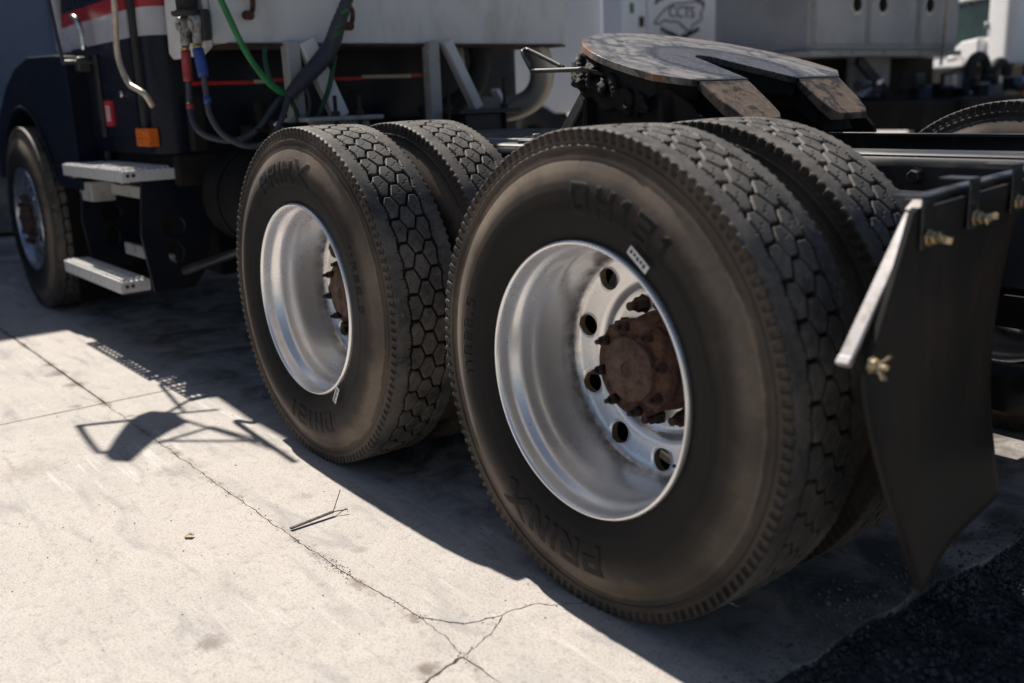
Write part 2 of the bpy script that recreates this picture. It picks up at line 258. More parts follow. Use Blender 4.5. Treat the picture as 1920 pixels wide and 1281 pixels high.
# ------------------------------------------------------------------ mesh helpers
class MB:
    def __init__(s): s.v = []; s.f = []; s.mi = []; s.sm = []
    def add(s, vs, fs, mi=0, smooth=False):
        o = len(s.v); s.v += [tuple(v) for v in vs]
        for f in fs: s.f.append([i + o for i in f]); s.mi.append(mi); s.sm.append(smooth)
        return s
    def box(s, x0, x1, y0, y1, z0, z1, mi=0, M_=None):
        vs = [Vector((x, y, z)) for z in (z0, z1) for y in (y0, y1) for x in (x0, x1)]
        if M_ is not None: vs = [M_ @ v for v in vs]
        return s.add(vs, [(0, 2, 3, 1), (4, 5, 7, 6), (0, 1, 5, 4), (2, 6, 7, 3), (0, 4, 6, 2), (1, 3, 7, 5)], mi)
    def beam(s, a, b, w_, h_, upv=(0, 0, 1), mi=0):
        a = Vector(a); b = Vector(b); d = (b - a); L = d.length; d.normalize(); u = Vector(upv); sd_ = d.cross(u).normalized(); u = sd_.cross(d)
        vs = []
        for t in (0, L):
            for p, q in ((-1, -1), (1, -1), (1, 1), (-1, 1)): vs.append(a + d * t + sd_ * p * w_ / 2 + u * q * h_ / 2)
        return s.add(vs, [(0, 1, 2, 3), (7, 6, 5, 4), (0, 4, 5, 1), (1, 5, 6, 2), (2, 6, 7, 3), (3, 7, 4, 0)], mi)
    def cyl(s, a, b, r0, r1=None, n=20, mi=0, caps=True, smooth=True):
        r1 = r0 if r1 is None else r1; a = Vector(a); b = Vector(b); d = (b - a).normalized()
        u = d.orthogonal().normalized(); v = d.cross(u)
        vs = []
        for c_, r_ in ((a, r0), (b, r1)):
            for i in range(n):
                t = 2 * math.pi * i / n; vs.append(c_ + (u * math.cos(t) + v * math.sin(t)) * r_)
        s.add(vs, [(i, (i + 1) % n, n + (i + 1) % n, n + i) for i in range(n)], mi, smooth)
        if caps: s.add(vs[:n], [tuple(range(n))[::-1]], mi); s.add(vs[n:], [tuple(range(n))], mi)
        return s
    def tube(s, pts, r, n=10, sub=6, mi=0, caps=True):
        P_ = [Vector(p) for p in pts]; Q = []
        if sub > 1 and len(P_) > 2:
            E_ = [P_[0] * 2 - P_[1]] + P_ + [P_[-1] * 2 - P_[-2]]
            for i in range(1, len(E_) - 2):
                for k in range(sub):
                    t = k / sub; a, b, c, d = E_[i - 1:i + 3]
                    Q.append(0.5 * ((2 * b) + (c - a) * t + (2 * a - 5 * b + 4 * c - d) * t * t + (3 * b - a - 3 * c + d) * t ** 3))
            Q.append(P_[-1])
        else: Q = P_
        vs = []; u = None
        for i, q in enumerate(Q):
            d = (Q[min(i + 1, len(Q) - 1)] - Q[max(i - 1, 0)]).normalized()
            u = d.orthogonal().normalized() if u is None else (u - d * u.dot(d)).normalized()
            v = d.cross(u); rr = r(i / (len(Q) - 1)) if callable(r) else r
            for k in range(n):
                t = 2 * math.pi * k / n; vs.append(q + (u * math.cos(t) + v * math.sin(t)) * rr)
        fs = [(i * n + k, i * n + (k + 1) % n, (i + 1) * n + (k + 1) % n, (i + 1) * n + k) for i in range(len(Q) - 1) for k in range(n)]
        s.add(vs, fs, mi, True)
        if caps: s.add(vs[:n], [tuple(range(n))[::-1]], mi); s.add(vs[-n:], [tuple(range(n))], mi)
        return s
    def rev(s, prof, n=96, mi=0, smooth=True, ax='Y', c=(0, 0, 0), closed=False):
        """profile [(y, r)] about the Y axis"""
        vs = []
        for y, r_ in prof:
            for i in range(n):
                t = 2 * math.pi * i / n; vs.append((c[0] + r_ * math.cos(t), c[1] + y, c[2] + r_ * math.sin(t)))
        k = len(prof); rows = range(k if closed else k - 1)
        fs = [(j * n + i, j * n + (i + 1) % n, ((j + 1) % k) * n + (i + 1) % n, ((j + 1) % k) * n + i) for j in rows for i in range(n)]
        return s.add(vs, fs, mi, smooth)
    def prism(s, loops, f, t0, t1, mi=0, mi_side=None):
        """loops: list of 2-D outlines (first outer, others holes); f(u, v, t) -> 3-D point"""
        L3 = [[Vector((u, v, 0)) for u, v in lp] for lp in loops]
        tris = geometry.tessellate_polygon(L3); flat = [q for lp in loops for q in lp]; n = len(flat)
        vs = [f(u, v, t0) for u, v in flat] + [f(u, v, t1) for u, v in flat]
        s.add(vs, [tuple(t) for t in tris] + [tuple(i + n for i in t)[::-1] for t in tris], mi)
        o = 0; fs = []
        for lp in loops:
            k = len(lp); fs += [(o + i, o + (i + 1) % k, n + o + (i + 1) % k, n + o + i) for i in range(k)]; o += k
        return s.add(vs, fs, mi if mi_side is None else mi_side)
    def mesh(s, name, mats, merge=0.0, bevel=0.0, recalc=True):
        me = bpy.data.meshes.new(name); me.from_pydata(s.v, [], s.f)
        for m_ in mats: me.materials.append(m_)
        me.polygons.foreach_set('material_index', s.mi); me.polygons.foreach_set('use_smooth', s.sm)
        bm = bmesh.new(); bm.from_mesh(me)
        if merge: bmesh.ops.remove_doubles(bm, verts=bm.verts, dist=merge)
        elif recalc: bmesh.ops.remove_doubles(bm, verts=bm.verts, dist=1e-5)
        if recalc: bmesh.ops.recalc_face_normals(bm, faces=bm.faces)
        bm.to_mesh(me); bm.free(); me.update(); return me
def link(name, me, parent=None, loc=None, rot=None):
    o = bpy.data.objects.new(name, me); C.objects.link(o)
    if loc is not None: o.location = loc
    if rot is not None: o.rotation_euler = rot
    if parent is not None: o.parent = parent
    return o
def obj(name, mb, mat, parent=None, bevel=0.0, loc=None, rot=None, seg=2):
    mats = [M[k] for k in (mat if isinstance(mat, (list, tuple)) else [mat])]
    o = link(name, mb.mesh(name, mats), parent, loc, rot)
    if bevel:
        b = o.modifiers.new('bevel', 'BEVEL'); b.width = bevel; b.segments = seg; b.limit_method = 'ANGLE'; b.angle_limit = R(35)
    return o
def tag(o, label=None, cat=None, group=None, kind=None):
    for k, v in (('label', label), ('category', cat), ('group', group), ('kind', kind)):
        if v: o[k] = v
    return o
def empty(name, loc=(0, 0, 0), parent=None, rot=None):
    o = bpy.data.objects.new(name, None); C.objects.link(o); o.location = loc; o.empty_display_size = 0.1
    if rot: o.rotation_euler = rot
    if parent: o.parent = parent
    return o
def copy_to(o, parent, loc=None, rot=None):
    c = o.copy(); C.objects.link(c); c.parent = parent
    if loc is not None: c.location = loc
    if rot is not None: c.rotation_euler = rot
    return c

# ================================================================== GROUND
def jag(a, b, n, amp, seed):
    r_ = random.Random(seed); a = Vector(a); b = Vector(b); d = (b - a); nrm = Vector((-d.y, d.x)).normalized()
    pts = []; off = 0
    for i in range(n + 1):
        t = i / n; off = off * 0.55 + r_.uniform(-amp, amp)
        e = min(1, 6 * t, 6 * (1 - t)); pts.append(a + d * t + nrm * off * e)
    return [(p.x, p.y) for p in pts]
def jpath(pts, step, amp, seed):
    out = []
    for i in range(len(pts) - 1):
        L = math.dist(pts[i], pts[i + 1]); seg = jag(pts[i], pts[i + 1], max(2, int(L / step)), amp, seed + i)
        out += seg[:-1] if i < len(pts) - 2 else seg
    return out
def shift(path, dist_fn):
    out = []
    for i, p in enumerate(path):
        a = Vector(path[max(0, i - 1)]); b = Vector(path[min(len(path) - 1, i + 1)]); d = (b - a).normalized(); n_ = Vector((-d.y, d.x))
        w_ = dist_fn(i); out.append((p[0] + n_.x * w_, p[1] + n_.y * w_))
    return out
M['yard'] = pm('pale_yard_concrete', (0.42, 0.39, 0.36), (0.30, 0.285, 0.27), 1.5, 0.85, 0, 0.4, 60, 0.003)
ground = obj('ground', MB().box(-120, 120, -120, 120, -0.35, -0.05), 'yard'); tag(ground, kind='structure')
pave = empty('concrete_pavement'); tag(pave, kind='structure')
X0, X1, XE, YJ = -5.50, -2.512, 0.455, -0.318
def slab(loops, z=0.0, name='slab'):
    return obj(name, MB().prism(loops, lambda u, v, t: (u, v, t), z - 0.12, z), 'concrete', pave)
# paths (left->right along +x for the long joint)
joint_a = jpath([(X1, YJ - 0.004), (-1.9, -0.322), (-1.237, -0.324), (-0.547, -0.318), (-0.216, -0.294)], 0.018, 0.0035, 3)
joint_b = jpath([(-0.216, -0.294), (-0.10, -0.300), (-0.022, -0.318)], 0.016, 0.0035, 9)
joint_c = jpath([(-0.022, -0.318), (0.2, -0.316), (XE, -0.31)], 0.02, 0.003, 14)
crack1 = jpath([(-0.216, -0.294), (-0.128, -0.238), (-0.101, -0.150), (-0.092, -0.066), (-0.055, -0.032), (-0.015, 0.031), (0.115, 0.25), (0.298, 0.53), (XE, 0.70)], 0.016, 0.004, 21)
k = min(range(len(crack1)), key=lambda i: math.dist(crack1[i], (-0.101, -0.150)))
crack2 = jpath([crack1[k], (-0.077, -0.180), (-0.051, -0.235), (-0.022, -0.318)], 0.014, 0.004, 33)
crack3 = jpath([(-0.022, -0.318), (-0.012, -0.345), (-0.008, -0.376), (0.010, -0.429), (-0.02, -0.60), (0.05, -0.9), (0.0, -1.6), (0.02, -3.3)], 0.016, 0.005, 41)
edge = jpath([(XE, 2.7), (0.47, 1.6), (0.48, 1.1), (0.455, 0.70)], 0.05, 0.012, 51)
edge2 = jpath([(XE, 0.70), (0.45, 0.40), (0.46, 0.08), (0.45, -0.31)], 0.035, 0.011, 55)
edge3 = jpath([(0.45, -0.31), (0.46, -1.2), (0.45, -3.3)], 0.06, 0.012, 58)
g = lambda base_, seed: (lambda i, r_=random.Random(seed): base_ * r_.uniform(0.5, 1.5))
up_ = lambda p, w_, s_: shift(p, g(w_, s_)); dn = lambda p, w_, s_: shift(p, g(-w_, s_))
# main slab behind the joint (left of crack1)
A = up_(joint_a, 0.0012, 1) + up_(crack1, 0.0018, 2)[1:] + [(0.455, 0.72)] + edge[::-1][1:] + jag((X1 + 0.007, 2.7), (X1 + 0.007, YJ + 0.01), 110, 0.003, 77)
slab([A])
# right piece in front of crack1
B = dn(crack1[k:], 0.0018, 3) + edge2 + dn(joint_c, -0.0012, 5)[::-1][1:] + up_(crack2[::-1], -0.0014, 6)
slab([B])
# little triangle between joint, crack1 and crack2
T = dn(crack1[:k + 1], 0.0014, 7) + dn(crack2, 0.0022, 8)[1:] + up_(joint_b[::-1], -0.0014, 9)[1:]
slab([T], -0.001)
# near slab split by crack3
Cn = dn(joint_a, 0.0014, 10) + dn(joint_b, 0.0014, 11)[1:] + dn(crack3, 0.0042, 12)[1:] + jag((X1 + 0.007, -3.3), (X1 + 0.007, YJ - 0.01), 110, 0.003, 78)
slab([Cn])
D = dn(joint_c, 0.0014, 13) + edge3 + up_(crack3[::-1], -0.0035, 15)[:-1]
slab([D])
# the slabs further off: straight joints
jx = jpath([(X1, 2.7), (X1, 0.6), (X1, YJ)], 0.05, 0.0025, 61)
for (a, b, c, d) in ((X0, X1, YJ, 2.7), (X0, X1, -3.3, YJ), (-8.5, X0, YJ, 2.7), (-8.5, X0, -3.3, YJ), (X1, 0.46, 2.7, 5.7), (X0, X1, 2.7, 5.7), (-8.5, X0, 2.7, 5.7), (X1, 0.46, -6.3, -3.3), (X0, X1, -6.3, -3.3)):
    q = [(a + 0.004, c + 0.004)]
    q += shift(jag((a + 0.004, c + 0.004), (b - 0.004, c + 0.004), 60, 0.002, int(a * 10 + c * 7)), lambda i: 0)[1:-1]
    q += jag((b - 0.004, c + 0.004), (b - 0.004, d - 0.004), 60, 0.002, int(a * 3 + c * 5))[:-1]
    q += jag((b - 0.004, d - 0.004), (a + 0.004, d - 0.004), 60, 0.002, int(a * 4 + c * 9))
    slab([q])
# joint filler: dark packed dirt a little below the surface
fill = obj('joint_dirt', MB().box(-8.49, 0.44, -6.29, 5.69, -0.11, -0.022), 'pebble', pave)
fill.data.materials[0] = pm('joint_dirt', (0.05, 0.035, 0.022), (0.02, 0.015, 0.012), 40, 0.9)
# rough asphalt patch with loose stones
def stones(n, x0, x1, y0, y1, s0, s1, zf, mat, name, label, cat='gravel', z_sink=0.3):
    base_ = [Vector(v).normalized() for v in ((1, 0, 0), (-1, 0, 0), (0, 1, 0), (0, -1, 0), (0, 0, 1), (0, 0, -1))]
    fs = [(0, 2, 4), (2, 1, 4), (1, 3, 4), (3, 0, 4), (2, 0, 5), (1, 2, 5), (3, 1, 5), (0, 3, 5)]
    B_ = np.array([list(v) for v in base_]); V = []; F = []
    for i in range(n):
        x = rng.uniform(x0, x1); y = rng.uniform(y0, y1); s_ = s0 + (s1 - s0) * rng.random() ** 2.5
        if zf(x, y) is None: continue
        q = B_ * (s_ * rng.uniform(0.55, 1.25, (6, 1))) * np.array([1, 1, 0.75]); a = rng.random() * 6.28
        rot_ = np.array([[math.cos(a), -math.sin(a), 0], [math.sin(a), math.cos(a), 0], [0.2, 0.3, 1]])
        q = q @ rot_.T + np.array([x, y, zf(x, y) + s_ * z_sink]); o = len(V); V += [tuple(v) for v in q]; F += [tuple(o + j for j in f) for f in fs]
    me = bpy.data.meshes.new(name); me.from_pydata(V, [], F); me.materials.append(M[mat]); me.update()
    return tag(link(name, me), label, cat, kind='stuff')
def patch_z(x, y):
    if x < 0.462: return None
    return -0.030 + 0.022 * max(0, min(1, (0.62 - x) / 0.15)) + 0.010 * math.sin(x * 17 + y * 5) * math.sin(y * 13)
nx_, ny_ = 70, 160; xs = np.linspace(0.445, 1.75, nx_); ys = np.linspace(-1.6, 2.4, ny_)
V = [(x, y, (patch_z(max(x, 0.463), y) - 0.008 + 0.004 * rng.standard_normal())) for x in xs for y in ys]
F = [(i * ny_ + j, (i + 1) * ny_ + j, (i + 1) * ny_ + j + 1, i * ny_ + j + 1) for i in range(nx_ - 1) for j in range(ny_ - 1)]
me = bpy.data.meshes.new('asphalt_patch'); me.from_pydata(V, [], F); me.materials.append(M['asphalt']); me.update()
tag(link('asphalt_ground', me), kind='structure')
stones(26000, 0.463, 1.45, -1.2, 1.6, 0.003, 0.013, patch_z, 'stone', 'gravel', 'dark crushed stone of the broken asphalt beside the concrete slab', z_sink=-0.1)
def conc_z(x, y): return 0.0
stones(900, -3.5, 0.44, -1.6, 0.6, 0.0008, 0.0032, conc_z, 'pebble', 'grit', 'tiny pebbles and grit scattered over the concrete slabs', 'grit')
stones(500, -0.4, 0.45, -0.02, 0.75, 0.0008, 0.003, conc_z, 'pebble', 'sand_grains', 'pale sand grains on the concrete under the rear wheels', 'grit')
stones(900, 0.38, 0.475, -1.0, 1.4, 0.0012, 0.007, conc_z, 'pebble', 'edge_crumbs', 'crumbled stones along the ragged edge of the concrete slab', 'rubble')
stones(160, 0.30, 0.47, 0.35, 0.75, 0.002, 0.009, conc_z, 'pebble', 'broken_rubble', 'crumbled concrete bits at the broken slab edge below the mud flap', 'rubble')
def crumbs():
    base_ = np.array([(1, 0, 0), (-1, 0, 0), (0, 1, 0), (0, -1, 0), (0, 0, .6), (0, 0, -1)], float); V = []; F = []
    fs = [(0, 2, 4), (2, 1, 4), (1, 3, 4), (3, 0, 4)]
    lines = [(joint_a[-150:], 260, .005), (joint_a, 160, .008), (crack1[:40], 60, .004), (crack2, 30, .004), (crack3[:20], 90, .007)]
    cl = [(-.55, -.318, 190, .022), (-1.24, -.324, 60, .02), (-.62, -.322, 50, .02), (-.216, -.294, 40, .012), (-.022, -.318, 40, .012), (-1.86, -.32, 30, .03)]
    pts = []
    for L_, n_, sp in lines:
        for i in range(n_): p = L_[rng.integers(len(L_))]; pts.append((p[0] + rng.normal(0, sp), p[1] + rng.normal(0, sp)))
    for cx, cy, n_, sp in cl:
        for i in range(n_): pts.append((cx + rng.normal(0, sp * 2), cy + rng.normal(0, sp * .6)))
    for x, y in pts:
        s_ = .0005 + .0020 * rng.random() ** 3; o = len(V); q = base_ * (s_ * rng.uniform(.6, 1.6, (6, 1)))
        V += [tuple(v) for v in q + np.array([x, y, s_ * .2])]; F += [tuple(o + j for j in f) for f in fs]
    me = bpy.data.meshes.new('crack_crumbs'); me.from_pydata(V, [], F); me.materials.append(M['twig']); me.update()
    tag(link('crack_crumbs', me), 'brown crumbs and dirt along the cracks of the sunlit concrete', 'dirt', kind='stuff')
crumbs()
# stick and dry leaf
t = MB(); a = Vector((-0.857, -0.306, 0.006)); b = Vector((-0.866, -0.168, 0.012))
t.beam(a, b, 0.011, 0.0035); t.beam(b, (-0.925, -0.110, 0.045), 0.0025, 0.0025); t.beam(b, (-0.852, -0.128, 0.012), 0.003, 0.0025)
tag(obj('stick', t, 'twig', bevel=0.0006), 'thin dark forked stick lying on sunlit concrete beside the shadow edge', 'stick')
t = MB(); lv = [(0, 0, 0.002), (0.016, 0.006, 0.010), (0.030, 0.0, 0.004), (0.022, -0.010, 0.012), (0.006, -0.013, 0.004), (0.012, -0.003, 0.007)]
t.add([(x, y, z) for x, y, z in lv] + [(x, y, z + 0.0008) for x, y, z in lv], [(0, 1, 5), (1, 2, 5), (2, 3, 5), (3, 4, 5), (4, 0, 5), (6, 11, 7), (7, 11, 8), (8, 11, 9), (9, 11, 10), (10, 11, 6)])
tag(obj('dry_leaf', t, 'dry', loc=(-1.02, -0.545, 0.0), rot=(0, 0, 0.9)), 'small curled orange brown dry leaf on the sunlit concrete', 'leaf')

# ================================================================== THE TRUCK
truck = empty('semi_truck', (0, 0, 0))
tag(truck, 'dark blue semi truck tractor with open fifth wheel and dual rear wheels', 'truck')
RT, RR = 0.540, 0.303
# ---- glyph strokes for raised sidewall lettering (unit box 0..w x 0..1)
GL = {'P': (.62, [(0, 0, 0, 1), (0, 1, .62, 1), (.62, 1, .62, .45), (.62, .45, 0, .45)]),
      'R': (.66, [(0, 0, 0, 1), (0, 1, .62, 1), (.62, 1, .62, .48), (.62, .48, 0, .48), (.25, .48, .66, 0)]),
      'I': (.05, [(.02, 0, .02, 1)]), 'N': (.62, [(0, 0, 0, 1), (0, 1, .62, 0), (.62, 0, .62, 1)]),
      'X': (1.0, [(0, 0, 1.0, 1.25), (0, 1.25, .62, .45), (.75, .25, .95, 0), (.95, 0, 1.15, .1), (1.15, .1, .9, .3)]),
      'D': (.62, [(0, 0, 0, 1), (0, 1, .5, 1), (.5, 1, .62, .85), (.62, .85, .62, .15), (.62, .15, .5, 0), (.5, 0, 0, 0)]),
      'H': (.62, [(0, 0, 0, 1), (.62, 0, .62, 1), (0, .5, .62, .5)]), '1': (.2, [(.15, 0, .15, 1), (.15, 1, 0, .85)]),
      '3': (.6, [(0, 1, .6, 1), (.6, 1, .6, 0), (.6, 0, 0, 0), (.1, .52, .6, .52)]),
      '2': (.55, [(0, 1, .55, 1), (.55, 1, .55, .5), (.55, .5, 0, .5), (0, .5, 0, 0), (0, 0, .55, 0)]),
      '5': (.55, [(.55, 1, 0, 1), (0, 1, 0, .52), (0, .52, .55, .52), (.55, .52, .55, 0), (.55, 0, 0, 0)]),
      '.': (.08, [(0, 0, .06, 0)])}
def text_h(theta, r, text, th0, r0, hgt, wid, gap, sw):
    """raised letter field (0..1) for sidewall points; text runs clockwise seen from -Y, tops outwards"""
    out = np.zeros_like(theta); rm = r0 + hgt / 2
    u = ((th0 - theta + math.pi) % (2 * math.pi) - math.pi) * rm; v = r - r0; x = 0.0
    tot = sum(GL[c][0] * wid + gap for c in text)
    sel = (u > -0.03) & (u < tot + 0.05) & (v > -0.02) & (v < hgt * 1.35)
    us, vs_ = u[sel], v[sel]; best = np.full(us.shape, 1.0)
    for c in text:
        gw, st = GL[c]
        for (x0, y0, x1, y1) in st:
            ax, ay, bx, by = x + x0 * wid, y0 * hgt, x + x1 * wid, y1 * hgt
            L2 = (bx - ax) ** 2 + (by - ay) ** 2 + 1e-12
            tt = np.clip(((us - ax) * (bx - ax) + (vs_ - ay) * (by - ay)) / L2, 0, 1)
            best = np.minimum(best, np.maximum(np.abs(us - ax - tt * (bx - ax)), np.abs(vs_ - ay - tt * (by - ay))) if c != 'X' else np.hypot(us - ax - tt * (bx - ax), vs_ - ay - tt * (by - ay)))
        x += gw * wid + gap
    out[sel] = np.clip((sw - best) / 0.0012 + 0.5, 0, 1); return out
def build_tyre():
    ctl = [(.040, .238), (.030, .238), (.0225, .231), (.0175, .218), (.0105, .195), (.0035, .165), (.0006, .140), (0, .128), (.0035, .109), (.0110, .089), (.0195, .0710), (.0235, .0640),
           (.0250, .0605), (.0215, .0590), (.0218, .0560), (.0252, .0540), (.0262, .0480), (.0268, .0415), (.0226, .0400), (.0228, .0370), (.0268, .0350), (.0272, .0290), (.0262, .0240), (.0250, .0150), (.0250, .0080), (.0258, .0045), (.0280, .0025)]
    P_ = [np.array([y, RT - d]) for y, d in ctl]
    def res(pts, step):
        o = [pts[0]]
        for a, b in zip(pts[:-1], pts[1:]):
            n = max(1, int(round(np.linalg.norm(b - a) / step)))
            for i in range(1, n + 1): o.append(a + (b - a) * i / n)
        return o
    left = res(P_[:17], 0.0026) + res(P_[16:], 0.0016)[1:]
    tr = [np.array([y, RT - 0.0025 * ((y - .14) / .114) ** 2]) for y in np.linspace(.028, .252, 120)][1:-1]
    rgt = [np.array([.28 - y, RT - d]) for y, d in ctl][::-1]
    prof = np.array(left + tr + res(rgt[:10], 0.003) + res(rgt[10:], 0.008)[1:])
    for _ in range(2): prof[1:-1] = 0.5 * prof[1:-1] + 0.25 * (prof[:-2] + prof[2:])
    K = len(prof); NT = 1680
    tg = np.gradient(prof, axis=0); tg /= np.linalg.norm(tg, axis=1)[:, None] + 1e-12
    ny, nr = -tg[:, 1], tg[:, 0]    # outward normal of (y, r) curve walked with r rising then +y
    th = np.arange(NT) * 2 * np.pi / NT
    TH, Y = np.meshgrid(th, prof[:, 0]); Rr = np.repeat(prof[:, 1:2], NT, 1)
    a = TH * RT; tt = Y - 0.14; p = 2 * np.pi * RT / 45
    tread = (Y > 0.0275) & (Y < 0.2525) & (Rr > RT - 0.004)
    # voronoi of the three staggered rows
    dt = 0.0415; AN = 0.72; d1 = np.full(a.shape, 9.0); d2 = np.full(a.shape, 9.0); c1 = np.zeros(a.shape + (2,)); c2 = np.zeros(a.shape + (2,))
    for row in (-2, -1, 0, 1, 2):
        ph = 0 if row % 2 == 0 else 0.5
        base_k = np.round(a / p - ph)
        for kk in (-1, 0, 1):
            kx_ = (base_k + kk) % 45; hs = (np.sin((kx_ * 3 + row * 17 + 5) * 12.9898) * 43758.5453) % 1 - .5; hs2 = (np.sin((kx_ * 7 + row * 31 + 2) * 78.233) * 43758.5453) % 1 - .5
            ca = (base_k + kk + ph) * p + hs * .009; ct = row * dt + hs2 * .0035
            D = ((a - ca) * AN) ** 2 + (tt - ct) ** 2
            n1_ = D < d1; n2_ = (~n1_) & (D < d2)
            d2 = np.where(n1_, d1, np.where(n2_, D, d2)); c2 = np.where(n1_[..., None], c1, np.where(n2_[..., None], np.stack([ca, ct], -1), c2))
            d1 = np.where(n1_, D, d1); c1 = np.where(n1_[..., None], np.stack([ca, ct], -1), c1)
    dc = c1 - c2; edge_d = (d2 - d1) / (2 * np.sqrt((dc[..., 0] * AN) ** 2 + dc[..., 1] ** 2) + 1e-9)
    zig = 0.0035 * (np.abs(((a / p + 0.25) % 1) * 2 - 1) * 2 - 1) * np.sign(tt)
    ribx = np.abs(tt) - (0.0610 + zig * np.sign(tt))
    inner = np.clip((edge_d - 0.0025) / 0.0010, 0, 1); inner = np.where(ribx < 0, inner * np.clip((-ribx - 0.0028) / 0.0016, 0, 1), 1.0)
    ribm = np.clip((ribx - 0.0020) / 0.0016, 0, 1); top = np.where(ribx < 0, inner, ribm)
    # sipes: kinked cut in every block
    la = a - c1[..., 0]; lt = tt - c1[..., 1]
    sip = (np.abs(la - 0.35 * lt - 0.003 * np.sign(lt)) < 0.0012) & (np.abs(lt) < 0.012) & (ribx < -0.006)
    h = -(1 - top) * 0.0115 - sip * 0.0016 * top
    # shoulder rib edge scallops + buttress notches
    sc = (a / (p / 3)) % 1; big = ((a / p) % 1); notch = np.clip((0.30 - np.abs(sc - 0.5)) / 0.06, 0, 1)
    rib_edge = np.clip((np.abs(tt) - 0.1050) / 0.003, 0, 1)
    h = np.where(tread, h - 0.0025 * notch * rib_edge, 0.0)
    but = (~tread) & (Rr > RT - 0.0265) & (Rr < RT - 0.0015)
    h = np.where(but, -0.0060 * notch * np.clip((Rr - (RT - 0.0265)) / 0.004, 0, 1), h)
    tick = but & (np.abs(big - 0.02) < 0.03); h = np.where(tick, 0.0012, h)
    small = (np.abs(((a / (p / 3)) % 1) - 0.98) < 0.05) & (np.abs(ribx - 0.006) < 0.0055); h = np.where(small & tread, -0.004, h)
    let = np.zeros_like(a); side = (Y < 0.06) & (~tread)
    for (tx, th0, r0, hg, wd, gp, sw) in (('PRINX', R(120), 0.378, 0.054, 0.068, 0.032, 0.0085), ('DH131', R(-68), 0.374, 0.050, 0.062, 0.034, 0.0065), ('11R22.5', R(30), 0.388, 0.026, 0.030, 0.018, 0.0030)):
        f = np.zeros_like(a); f[side] = text_h(TH[side], Rr[side], tx, th0, r0, hg, wd, gp, sw); let = np.maximum(let, f)
    h = h + np.where(side, let * 0.0018, 0)
    # fine concentric ribs near bead, slight wobble
    h = h + np.where(side & (Rr < 0.352), 0.0005 * np.sin(Rr * 2 * np.pi / 0.006), 0)
    h = h + 0.0005 * np.sin(TH * 5 + 1) + 0.0003 * np.sin(TH * 17)
    Yd = Y + h * ny[:, None]; Rd = Rr + h * nr[:, None]
    co = np.stack([Rd * np.cos(TH), Yd, Rd * np.sin(TH)], -1).reshape(-1, 3)
    i = np.arange(K - 1)[:, None] * NT; j = np.arange(NT)[None, :]; j2 = (j + 1) % NT
    q = np.stack([i + j, i + j2, i + NT + j2, i + NT + j], -1).reshape(-1, 4)
    me = bpy.data.meshes.new('tyre'); me.vertices.add(len(co)); me.vertices.foreach_set('co', co.astype(np.float32).ravel())
    me.loops.add(q.size); me.loops.foreach_set('vertex_index', q.astype(np.int32).ravel())
    me.polygons.add(len(q)); me.polygons.foreach_set('loop_start', np.arange(0, q.size, 4, dtype=np.int32)); me.polygons.foreach_set('loop_total', np.full(len(q), 4, np.int32))
    me.polygons.foreach_set('use_smooth', np.ones(len(q), bool)); me.update(calc_edges=True)
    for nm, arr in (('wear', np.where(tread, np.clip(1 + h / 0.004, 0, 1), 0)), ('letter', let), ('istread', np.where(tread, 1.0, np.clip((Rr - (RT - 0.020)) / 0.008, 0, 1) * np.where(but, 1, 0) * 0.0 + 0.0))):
        at = me.attributes.new(nm, 'FLOAT', 'POINT'); at.data.foreach_set('value', arr.astype(np.float32).ravel())
    me.materials.append(M['tyre'])
    # outward normals check
    v0 = me.polygons[NT * 60 + 3]; c_ = v0.center
    if v0.normal.dot(Vector((c_.x, 0, c_.z)).normalized() - Vector((0, 1, 0)) * 0.5) < 0: me.flip_normals()
    print('tyre verts', len(co)); return me
tyre_me = build_tyre()

